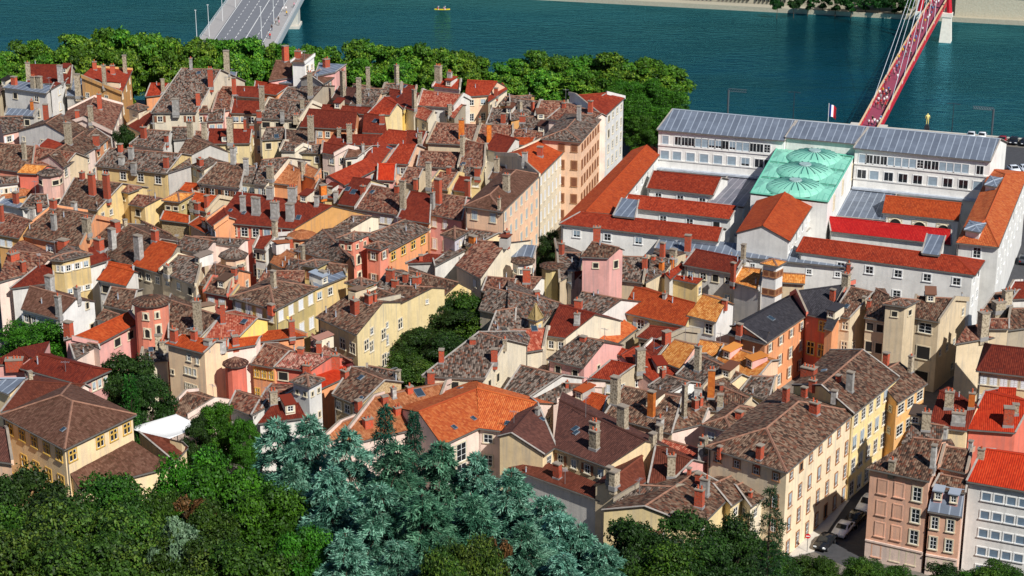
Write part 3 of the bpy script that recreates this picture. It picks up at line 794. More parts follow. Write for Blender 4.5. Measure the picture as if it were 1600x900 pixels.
11|115,242 255,256 270,160 190,122|11.5|orange|rust|house of weathered orange plaster and a rust roof|mb=.4,nowin=1
11|365,302 420,332 457,232 400,225|10.5|stone|brn|stone cottage roof beside crumbling stone walls in the centre|nowin=1
11|280,185 370,215 400,170 320,135|12|orange|rust|crumbling orange and stone house with broken chimneys|mb=.3,nowin=1
11|415,52 492,66 572,22 422,-5|13|blush|dred|pale pink house with a dark red roof in the upper centre|nc=2
11|158,38 245,42 290,10 180,-10|13|cream|old|cream house with a low grey roof left of the pale pink house|nc=2
11|270,50 400,55 410,10 290,8|12.5|straw|old|yellow white wall house with small dark windows in the upper centre|nc=3,mb=.3,ww=.8
11|560,84 642,78 722,18 580,40|12.5|white|brt|small house with a brown red roof and a white front in the upper centre|nc=2,mb=.5
11|545,256 762,146 690,98 461,204|12|rose|red|pink house with a long bright red roof slanting through the centre|mb=.3,nc=3,gw=few,gp=.6,ww=1.2
11|748,148 842,22 770,-25 692,96|12|peach|red|second leg of the long bright red roof, over a peach wall|mb=.3,nc=3
11|820,116 952,124 1002,10 898,8|12.5|peach|red|peach house with a broad bright red roof in the centre|nc=2
11|763,220 862,224 870,132 768,128|11|rose|vivid|rose house with a steep square vivid red roof|mb=.4,nc=1,ws=x,pitch=.6
11|415,332 512,338 542,292 440,275|10|yellow|dred|low dark red roof with a white attic box beside the long red roof|mb=.4,nowin=1
11|520,372 642,390 716,226 610,214|11|straw|dred|dark red roof with a blue skylight over yellow timber galleries|nc=3,ws=x,ww=1.5,wh=1
11|630,402 902,442 905,300 720,262|11|white|mix|white house with a big mottled brown roof and a blue skylight|nc=6,ww=1.0
11|890,462 1082,492 1092,322 968,302|11|orange|dred|big plain dark red roof with a notched top in the centre|nc=4,ww=.8
11|1080,432 1284,474 1312,338 1150,318|11.5|rose|mix|tall pink house with a small mottled roof and red shutters|nc=3,ww=.9,fl=4,wh=1.8
F|727,321 785,330 842,274|15|peach|brt|corner apartment block with a dark brown hipped roof and cream facades|foot=1,kind=apartment_building,cat=apartment block,sp=3.2,ws=sb,wh=1.8,skip=0,fl=3.4,pitch=.36
F|842,274 889,227 846,220 808,244|15|cream|ored|long cream apartment block with a bright orange red roof and four window rows|kind=apartment_building,cat=apartment block,nc=8,ws=s,wh=2.0,skip=0,fl=3.4,pitch=.34
11|1170,562 1242,592 1312,548|12|lav|brn|small square tower of lavender and yellow walls with a brown pyramid roof|roof=pyr,kind=stair_tower,nc=1,ww=.6,wh=.9,rows=1
11|1310,625 1362,640 1512,562 1322,535|10.5|lemon|old|grey roof wedge behind the lavender and yellow tower|mb=.3,nowin=1
11|1255,755 1405,838 1562,622 1380,610|10|cream|mix|cream house with a mottled roof and a long plain gable wall in the centre|nc=2,gw=n,wf=few
11|1120,760 1340,640 1310,610 1110,720|9.5|white|old|long sloping white wall house in the centre|mb=0,pitch=.1,nowin=1
11|950,746 1112,738 1168,698 1080,690|9.5|grey|dred|thin dark red lean-to roof on a pale wall beside the orange loggia house|mb=0,pitch=.25,nowin=1
11|825,664 1072,532 930,478 690,580|11.5|orange|old|large orange loggia house with a broad grey roof and yellow framed windows|nc=4,ws=my,ww=1.4,wh=1.6,fl=3.8,skip=0
11|518,588 606,598 702,560|14|salmon|old|square orange tower with a grey pyramid roof and an arched loggia opening|roof=pyr,kind=stair_tower,nc=2,ws=x,ww=.5,wh=.8,rows=1
11|692,640 772,655 826,628|12.8|salmon|old|second smaller orange tower beside the arched loggia|roof=pyr,kind=stair_tower,nc=1,ww=.8,wh=1.3,fl=3.8
11|250,662 560,745 585,712 420,540|11|orange|old|grey roof left of the square orange tower|nowin=1
11|290,752 376,768 442,734|13|olive|old|tall yellow square tower with a low grey roof and a brown door|roof=pyr,kind=stair_tower,nc=1,ws=so,rows=2,fl=4.5,pitch=.25
11|440,845 565,795 570,765 445,748|11.5|yellow|brn|yellow house with a small brown roof attached right of the yellow tower|nc=2,mb=.3
11|390,545 480,515 602,457 440,450|10|ochre|rust|rust coloured roof wedge behind the round rust turret|mb=.4,nowin=1
11|-5,645 62,658 132,572 20,590|11|white|dred|small white house with a dark red roof left of the rust turret|nc=2,ww=.8
11|125,590 205,600 230,535 140,530|10.5|pink|dred|tiny dark red roof left of the round rust turret|mb=.4,nowin=1
11|95,740 200,790 240,690 150,645|9.5|beige|rust|rust tiled roof below the round rust turret|nowin=1
11|-10,905 300,925 300,800 60,800|10.5|blush|mix|wide mottled roof behind the yellow square tower|nowin=1
11|180,800 300,830 330,740 220,720|10|cream|old|dark old roof between the white house and the yellow square tower|nowin=1
11|572,865 660,890 738,862|12|yellow|old|low square turret with a grey pyramid roof over a dark arch|roof=pyr,kind=stair_tower,nc=1,ws=x,rows=1
11|740,905 960,935 1010,840 830,790|10|beige|old|grey roof crowded with red brick chimneys below the orange loggia house|nowin=1
11|960,935 1180,945 1262,872 960,795|10|yellow|brn|brown roof right of the red brick chimneys below the orange loggia house|nowin=1
11|1420,915 1600,930 1620,850 1450,835|8.5|beige|mix|low mottled roof below the long plain cream gable|nowin=1
11|500,520 570,540 720,455 600,455|11|cream|old|small pale house with a grey roof edge behind the orange square tower|mb=.3,nowin=1
11|1080,270 1200,285 1260,190 1150,180|11.5|yellow|mix|mottled roof over a bright yellow wall near the tall brick chimney|nc=2,mb=.5
11|1010,135 1260,150 1300,60 1030,50|12|pink|mix|long mottled roof with a metal canopy in the upper centre|nowin=1
11|1270,140 1420,160 1430,10 1310,-20|12.5|cream|mix|mottled red brown roof left of the tall brick chimney|nc=3
11|1460,215 1580,230 1610,160 1500,140|12|beige|brt|dark brown roof behind the corner apartment block|nowin=1
11|1235,285 1330,300 1340,215 1260,210|11|straw|dred|small dark roof over yellow windows beside the corner apartment block|nc=2,ww=1.2
11|1285,195 1400,205 1420,150 1300,145|12|straw|old|yellow house with two white windows in the upper centre|nc=2,mb=.4,ww=1.2
11|905,235 1000,250 1040,160 950,150|11.5|beige|mix|rough mottled roof right of the vivid red square roof|nowin=1
11|1440,30 1560,60 1620,-30 1500,-60|13|white|dred|white edged roofs with a glass cone lantern behind the apartment block|mb=.4,nowin=1
12|440,702 608,708 668,655 505,617|14.5|rose|brn|tall pink square tower house with a brown roof and yellow side windows|mb=.4,nc=1,ws=x,gw=few,gp=.5,ww=.8,wh=1,fl=6
12|300,852 420,782 442,690 285,680|10|beige|old|dark old roof left of the tall pink tower house|nowin=1
12|310,850 370,870 440,800 370,815|9|white|dred|small red roof peak at the foot of the tall pink tower house|nowin=1
12|668,845 815,862 838,712 690,710|10|beige|old|dark grey roof between the pink tower house and the parapet wall|nowin=1
12|838,862 960,795 1035,702 880,700|10|beige|old|grey roof with small yellow chimneys below the white courthouse|nowin=1
12|1080,752 1392,806 1442,722 1150,664|11|white|dred|white courtyard house with a wide dark red roof and dormer windows|nc=4,gw=n
12|985,845 1082,760 1078,745 960,818|10|white|red|narrow red roof wing of the white courtyard house|mb=.2,nowin=1
12|888,820 1160,872 1182,850 900,814|9.5|yellow|red|ochre yellow wall with a red roof in front of the white courtyard house|mb=.3,wf=n
12|1390,860 1540,905 1565,790 1440,775|10.5|white|ory|orange yellow tile roof leaning on the small white tower|mb=.4,nowin=1
12|-20,705 130,712 150,640 0,630|9.5|blush|zinc|low cream annex at the foot of the cream apartment blocks|mb=0,pitch=.08,nowin=1
12|-20,900 130,905 180,840 20,830|8.5|white|mix|low mottled roof under the white round turret|nowin=1
13|-30,745 52,760 95,738|15|paper|ory|small white tower with an orange tile roof and open brown shutters|roof=pyr,kind=stair_tower,nc=2,ws=so,ww=.7,wh=.9,wh0=.9,fl=3.0,z0=1.6
13|90,860 225,868 228,822 92,812|10.5|beige|ory|low orange brown roof right of the small white tower|mb=.3,nowin=1
20|140,128 362,188 472,72 190,-5|11.5|paper|brt|white house with a plain brown roof and a big bare gable|nc=5,ww=.9,rows=2,gw=few,gp=.2
20|655,102 822,142 852,22 700,0|10.5|cream|brn|cream house with blue grey windows under a brown roof, left of the round pink tower|nc=3,ww=1.1
20|608,192 705,212 748,172 650,140|9.5|white|brn|small brown roof below the cream house, left of the round pink tower|mb=.4,nowin=1
20|602,352 852,216 802,160 455,318|9.5|rose|ored|rose pink house with a long orange roof and a wooden loggia|mb=.3,nc=3,ws=x,rows=1,ww=1.4
20|1060,312 1240,322 1372,182 1062,80|9.5|beige|brn|mottled roofs behind the peach house, right of the round pink tower|nowin=1
20|1285,20 1420,45 1440,-40 1330,-60|11|redor|brn|red orange house wall with two white windows|nc=2
20|1452,62 1600,95 1640,20 1500,0|10.8|olive|brn|olive house with a strip of windows beside the red orange wall|nc=5,ww=.8,mb=.3
20|1290,312 1500,302 1605,195 1402,160|10.5|bright|lred|bright yellow gabled house with a broad light red roof and a blue skylight|mb=.6,nc=2,gw=n,wf=few
20|1050,345 1278,402 1345,340 1140,300|12.5|apri|ored|peach yellow palace with stone crossed windows and a low red roof|mb=.5,nowin=1
20|1278,402 1420,362 1420,330 1320,335|12|apri|ored|right wing of the peach yellow palace with three chimneys|mb=.3,wf=n
20|1420,380 1600,350 1620,310 1440,330|11.5|blush|ored|pale pink wall with a thin red roof behind the red turret|mb=.3,nowin=1
20|885,455 1040,445 1042,372 900,388|8.5|cream|old|small grey lean-to roof at the foot of the round pink tower|mb=.2,nowin=1
20|470,440 600,376 612,362 430,322|9|blush|old|small grey roof over a pale pink wall by the dark trees|mb=.5,nowin=1
20|1040,790 1180,802 1338,706 1170,658|6.5|blush|brn|low brown tile roof at the foot of the peach yellow palace|nowin=1,mb=.5
20|1440,735 1600,800 1660,705 1480,650|7.5|white|mix|reddish mottled roof at the foot of the vermilion turret|nowin=1,mb=.5
20|150,502 492,594 624,478 190,442|13|rose|dred|pink house with a dark red hipped roof at the lower left|hip=1,nc=5
20|-60,480 150,470 185,442 125,380|13.2|rose|dred|left slope of the dark red hipped roof at the picture edge|nowin=1
20|20,770 470,662 528,612 160,590|13|blush|chocred|brown red roof with a white ridge line behind the brown villa|nowin=1,mb=.4
20|-80,610 60,660 155,570 0,575|13|lemon|zinc|cream gable with grey coping and a red brick chimney block at the left edge|nowin=1,mb=.3
F|5,649 101,700 207,648|14|lemon|brt|big yellow villa with a brown hipped roof and stone framed windows at lower left|foot=1,nc=5,ws=my,ww=1.1,wh=1.6,fl=3.6,skip=.1,pitch=.36,base=2
30|500,352 1052,216 802,48 430,242|9|lemon|brt|brown tiled annex with a large roof light below the yellow villa|mb=0,nowin=1,pitch=.28,base=0
30|1085,182 1165,102 1135,72 870,2|8.5|lemon|chocred|dark red annex roof with a grey coping right of the brown annex|mb=0,nowin=1,base=0
30|-60,170 70,188 40,0 -60,-20|12|peach|choc|dark brown roof at the lower left edge beside the yellow villa|nowin=1,base=2
F|364,464 430,483 492,450|12.5|olive|brn|tall olive yellow house with white shutters and a wide brown roof|foot=1,nc=4,ws=s,ww=1.1,wh=1.8,fl=3.9,skip=0,pitch=.3
21|360,8 560,-75 545,-100 350,-30|12|yellow|zinc|yellow wall with white windows continuing right of the olive yellow house|mb=0,pitch=.1,nc=3,fl=3.6
21|390,178 632,288 792,92 585,45|11.5|straw|brn|big straw yellow house with a brown roof, tall plain gable and small windows|nc=4,ws=m,ww=1.2,wh=1.9,fl=4.2,z0=2.6,gw=all,gnc=3,gp=1,skip=.25
21|862,72 912,96 1102,0 880,-5|12|straw|brn|upper brown roof of the straw yellow houses beside the courtyard tree|nowin=1,mb=.4
21|640,60 760,90 900,60 760,10|11.5|cream|brn|cream attic with brown rails behind the straw yellow gable|mb=.3,nc=2,rows=1
21|-20,205 185,188 150,140 -20,145|10|bright|dred|vivid yellow wall under a thin dark red roof|mb=.4,nowin=1
21|-20,340 300,300 205,265 -20,290|9|orange|ored|bright orange red flat roof with two brick chimneys|mb=.2,nowin=1,pitch=.15
21|110,485 345,515 470,430 200,400|9|redor|mixp|pinkish mottled roof over red and orange walls|nc=2,ws=x,ww=1.4
21|-20,470 115,492 205,400 60,355|9|orange|mix|mottled roof over an orange wall with stone crossed windows|nc=3,ws=my,ww=1.2
21|345,470 560,478 600,468 350,320|8.5|pink|mixp|pink mottled tile roofs behind the little white tower|mb=.5,nowin=1
21|232,580 330,612 408,568|11.5|paper|old|little white square tower with a grey pyramid roof|roof=pyr,kind=stair_tower,nc=2,ws=x,ww=.5,wh=.8,fl=3.6,gw=all
21|395,630 545,565 590,505 350,500|7.5|orange|vivid|flat vivid orange roof right of the little white tower|mb=.1,nowin=1,pitch=.2
21|490,662 652,728 802,582 600,502|10|rubble|brn|grey brown roof with metal edges and a rough stone gable|mb=.7,nc=3,ws=d,gw=n
21|700,545 890,580 892,530 700,492|8.5|rubble|old|small old grey roof behind the rough stone gable|mb=.4,nowin=1
21|510,990 1092,852 1182,602 740,690|8|blush|rust|big rusty brown tile roof partly hidden by the cedars|mb=.5,nowin=1
21|380,990 620,905 740,770 530,850|8|blush|rust|rusty orange gable roof end among the cedar tops|mb=.6,nowin=1
F|690,694 750,667 747,609 655,645|9.5|blush|org|large orange roofed wing with tall white gridded windows|mb=.9,nc=3,ws=d,ww=1.8,wh=3,z0=2.4,pitch=.32,gw=n,vg=0
F|750,668 801,674 837,631 747,609|9.5|blush|org|right wing of the large orange roof in the lower centre|mb=.8,nc=2,ws=d,ww=1.1,pitch=.32,vg=0
21|1055,548 1432,562 1562,332 1402,282|10.5|cream|old|cream house with a big rough grey roof right of the courtyard tree|nc=5,ws=x,ww=1.0,wh=1.6,gw=few
21|1430,400 1600,330 1600,290 1420,300|9.5|white|old|tall white end wall with blind arches beside the big rough grey roof|mb=.2,nowin=1
21|25,842 300,802 262,730 120,722|8|white|dred|deep red roof just above the left cedars|mb=.5,nowin=1
21|-20,790 90,735 240,640 60,650|8|white|mix|orange mottled tile roofs left of the little white tower|mb=.5,nowin=1
21|1455,290 1610,285 1620,130 1510,150|9|stone|old|curved old grey roof touching the bright green courtyard tree|nowin=1,mb=.6
21|1400,130 1600,175 1620,40 1450,0|9.8|stone|old|broad old roof below the white octagonal turret|nowin=1,mb=.6
22|-20,262 180,235 302,102 -20,15|9.5|stone|old|dark grey old roof with a small yellow spire standing on its edge|nowin=1
22|105,182 152,196 192,178|11.6|yellow|sand|small yellow turret with a tall pointed sand coloured spire|roof=pyr,kind=stair_tower,pitch=2.6,nc=1,rows=1,ww=.6,wh0=.7,oh=.15
22|215,292 338,308 512,170 302,112|10|cream|dred|cream house with a dark red roof and a wooden balcony|nc=2,ww=.9,gw=n
22|38,402 190,378 215,258 -20,270|9.5|cream|lred|light red roof over a cream box wall in the lower centre|nowin=1,mb=.5
22|235,442 450,492 572,342 420,305|9|rose|old|pink house with a rough grey roof and a big pink side wall|nc=2,ws=x,gw=few,gp=.3,ww=.8
22|388,112 552,168 682,76 440,30|10.5|white|old|grey roofed house with a mossy white side wall|nc=2,gw=n
22|690,148 1082,232 1142,100 770,0|9.5|straw|ored|wide orange red roof over a cream wall with white framed windows|nc=5,ww=1.1,wh=1.6,wh0=1.5,skip=0
22|622,362 768,252 702,210 552,326|7.5|stone|org|small steep bright orange roof with a black side|mb=.9,nowin=1
22|790,302 922,332 1072,265 860,243|8|stone|dred|dark red hipped roof right of the small steep orange one|mb=.6,nc=2,ws=x
22|825,388 918,432 985,345 880,333|8|white|dred|lower dark red roof wedge with a white edge|mb=.4,nowin=1
22|1105,168 1275,208 1332,90 1202,46|10.5|paper|ory|white modern house with an orange yellow roof and tall dark windows|nc=2,ww=1.1,wh=2,fl=3.8,gw=n,ws=d
22|920,447 1052,498 1146,362 1020,330|8.5|pink|ory|plain orange yellow roof below the white modern house|nowin=1
22|1150,422 1255,452 1322,352 1180,330|9|peach|ory|small orange yellow roof behind the grey hipped one|mb=.4,nowin=1
22|1270,472 1502,602 1620,460 1330,360|9|peach|ory|long orange yellow roof with two dormer windows|nowin=1,mb=.4
22|870,578 1045,557 785,372 690,432|8|pink|red|red roof slope with white edging behind the stone chimneys|mb=.1,nowin=1
22|505,558 642,575 762,490 622,460|8.5|beige|red|small ochre house with a bright red roof and a little window|nc=2,mb=.6,ww=.7
22|565,388 690,418 722,396 592,357|8|rose|red|narrow red strip roof on a rose wall|mb=.3,nowin=1
22|-40,640 98,692 312,550 60,492|8.5|white|old|big mottled grey roof left of the pink side wall|nowin=1,mb=.6
22|110,706 285,706 472,612 205,598|8|blush|old|grey mottled roof with a white edge in front of the pink house|nowin=1,mb=.5
22|290,692 560,792 590,690 380,625|7.5|beige|ored|orange red roof between the chocolate roof and the stone chimneys|mb=.6,nowin=1
F|866,698 950,728 1008,690 875,627|9.5|lemon|choc|big chocolate brown roof with antennas around a small courtyard|mb=.6,nc=4,ww=.9,pitch=.34
F|848,709 867,697 839,632 800,678|9.5|lemon|choc|chocolate brown roof wing left of the courtyard|mb=.4,nc=1,pitch=.34,gw=n
F|800,732 938,780 950,763 850,722|7|white|chocred|curved brown lean-to roof on a long white wall above the cedars|mb=0,nowin=1,pitch=.25,base=0
32|700,388 832,308 812,160 612,312|9|beige|chocred|brown red roof wing with saw-edged metal flashing|mb=1,nowin=1
32|860,316 985,322 1124,182 905,98|9|rose|chocred|dark red brown roof right of the saw-edged flashing|mb=.6,nowin=1
32|902,96 1142,188 1282,150 700,-25|9.5|rose|lred|light red mottled roof with a stone chimney over a vivid pink wall|mb=.3,nowin=1
22|590,792 995,905 1055,690 700,622|9.5|beige|brn|old roof with one tall orange chimney and two stone stacks|nowin=1
22|1000,892 1190,842 1222,760 1090,720|9.5|blush|brn|brown tile roof left of the hipped brown roof|nowin=1,mb=.6
22|1100,752 1420,770 1490,700 1240,590|9.8|beige|brn|old brown roof with a tall slim brick chimney|nowin=1,mb=.6
22|1205,850 1375,892 1540,762|11|blush|brn|pale pink house with a brown hipped roof above the tan street block|foot=1,nc=2,pitch=.3
22|1040,542 1335,622 1432,545 1160,420|9.5|lemon|old|rough grey roof over a yellow side wall with a slim stone chimney|mb=.5,nowin=1
22|868,612 975,668 1112,592 962,550|9.5|paper|old|low old roof with a row of white attic windows|nc=3,ww=.7,rows=1,mb=.4
22|1440,640 1600,700 1640,560 1500,560|9|beige|old|beige rounded wall house below the long dark slate roof|mb=.3,nowin=1
F|1195,535 1261,490 1246,460 1158,509|9.5|orange|slate|long dark slate roof over an orange wall|nc=4,ww=.8,mb=.4
F|1140,521 1195,536 1200,520 1150,508|9.5|orange|slate|pale orange end wall of the long dark slate roof|mb=.2,nowin=1
F|1261,490 1295,498 1322,446 1246,457|10|redor|slate|red orange house with a black slate roof and double windows|nc=2,ws=my,ww=1.1,wh=1.9,fl=4,mb=.5
23|355,250 400,262 540,-10 480,-20|10.5|orange|slate|narrow orange party wall right of the black slate roof|mb=0,pitch=.1,nowin=1
23|412,168 512,184 652,32 520,0|11|beige|brn|beige stone house with a zinc dormer and crossed stone window|nc=2,ws=m,ww=1.1,fl=3.4
23|610,180 735,200 752,50 680,8|11.5|beige|brn|beige house with galleries left of the tall beige stair tower|nc=2,ww=1,ws=x
23|735,98 855,112 925,80|14.5|beige|old|tall beige stair tower with a grey hipped roof|roof=pyr,kind=stair_tower,nc=1,ws=x,ww=.7,wh=.9,rows=1,pitch=.3,gw=few
23|905,178 1068,208 1162,72 930,60|11.5|beige|brn|beige house with big white windows and a shaded side, beside the courthouse|nc=1,ww=1.9,wh=1.9,fl=4,gw=few,ws=d
F|1107,697 1229,736 1332,645|12.5|tan|brn|tan street block with a brown hipped roof and brown framed windows|foot=1,kind=apartment_building,cat=apartment block,ws=do,sp=3.1,ww=.9,wh=1.8,wh0=.95,fl=3.3,skip=0,pitch=.32,z0=1.2,xp=.1
F|1332,645 1401,589 1347,549 1284,603|12.8|gold|brn|yellow street block with white windows and a huge brown roof|kind=apartment_building,cat=apartment block,nc=6,ww=1.1,wh=1.9,fl=3.3,skip=0,ws=d,mb=.9,pitch=.33
F|1401,628 1445,598 1405,568 1368,588|11|amber|brn|orange yellow end house with a loggia at the end of the street|nc=3,ww=1.8,wh=1.6,ws=d,mb=.5
23|1180,345 1480,292 1500,205 1240,250|10|beige|mix|long beige wall house with an old mottled roof in the right shade|nowin=1,mb=.5
23|1385,250 1500,250 1500,200 1395,200|11.5|beige|mix|stepped mottled roof behind the long beige wall|mb=.2,nowin=1
23|1500,260 1640,240 1660,130 1520,140|11|stone|brn|brown mottled roof at the right edge with rubble chimneys|nowin=1
23|1340,150 1480,130 1560,20 1420,40|12|grey|brn|dark mottled roof beside the courthouse street at the right edge|nowin=1
23|1480,70 1640,60 1660,-30 1540,-30|12.5|white|dred|red patch roof by the courthouse side street|nowin=1
23|1318,512 1640,550 1640,362 1392,392|11.5|lemon|dred|dark red mansard roofed house at the right edge with peach dormers|hip=1,nc=5,fl=3,pitch=.35
23|1010,860 1240,885 1300,740 1080,650|9|lemon|dred|dark red roof with a crimson chimney by the right street|nowin=1
23|1255,878 1545,898 1640,720 1360,655|9|redor|vivid|bright red roof with brick stacks at the right edge|nowin=1
23|1430,690 1540,700 1545,635 1450,630|9.5|lemon|vivid|small red roof tucked under the peach dormers|mb=.3,nowin=1
32|1150,595 1375,368 1160,255 830,470|8.5|straw|brn|house with yellow saw-tooth gables, the widest of the three behind the dark pines|nc=3,mb=.8,pitch=.3
32|1365,455 1492,362 1400,270 1262,330|8.3|straw|brn|middle one of the yellow saw-tooth gables behind the dark pines|nc=2,mb=.5,pitch=.3
32|1490,462 1612,366 1522,290 1402,340|8|cream|brn|right one of the saw-tooth gables, next to the tan street block|nc=2,mb=.5,pitch=.3
32|640,560 940,645 1000,490 700,430|7|beige|mix|reddish old roof behind the dark trees right of the cedars|nowin=1,mb=.5
32|655,432 830,500 1030,350 800,342|8.3|stone|old|blackened old roof below the saw-edged metal flashing|nowin=1,mb=.4
33|640,224 1005,300 1080,60 915,45|12.5|brick|brn|orange plastered house with walled up windows on the street corner|kind=apartment_building,cat=apartment block,wf=n,gw=n
33|850,60 1060,75 1100,-30 920,-60|12|stone|old|dark old roof behind the orange plastered corner house|nowin=1
33|1080,215 1235,250 1265,120 1110,100|12.5|brick|brn|stepped brown roof of the narrow house between orange and white fronts|nowin=1,mb=.6
33|1255,302 1660,372 1660,160 1350,112|12.3|paper|vivid|white modern apartment block with a vivid red roof at the lower right|kind=apartment_building,cat=apartment block,wf=n,gw=n
"""
TDATA = """
10|312,180|72|14.5|8|pink|old|pink octagonal corner tower with a flat grey roof and open loggia|nc=1,ws=x,ww=1.2,wh=1,fl=3.6,rows=2,pitch=.35
10|1458,692|80|12.5|8|peach|old|octagonal peach turret with a grey conical roof and tiny windows|nc=2,ws=x,ww=.5,wh=.6,rows=1,pitch=.55
11|288,570|82|11.5|10|orange|rust|round turret with a rust coloured conical roof|nc=1,ws=x,ww=.6,rows=1,pitch=.4
12|68,728|66|10.5|8|white|brn|white octagonal turret with dark openings and a pale brown roof|nc=1,ww=.7,wh=1,fl=3.2,rows=2,pitch=.3
12|248,760|64|11|10|olive|brn|olive yellow round turret with a low brown roof|nc=1,ws=x,ww=.6,wh=1.1,rows=1,pitch=.3
20|945,80|106|14|16|salmon|brn|round coral red tower with arched white framed windows|nc=1,nowin=1,pitch=.35
20|1472,468|66|11|12|redor|mix|round vermilion turret with a tiled cone roof|nc=1,rows=1,ws=x,ww=.9,wh0=.8,z0=.9,skip=0,pitch=.55
"""
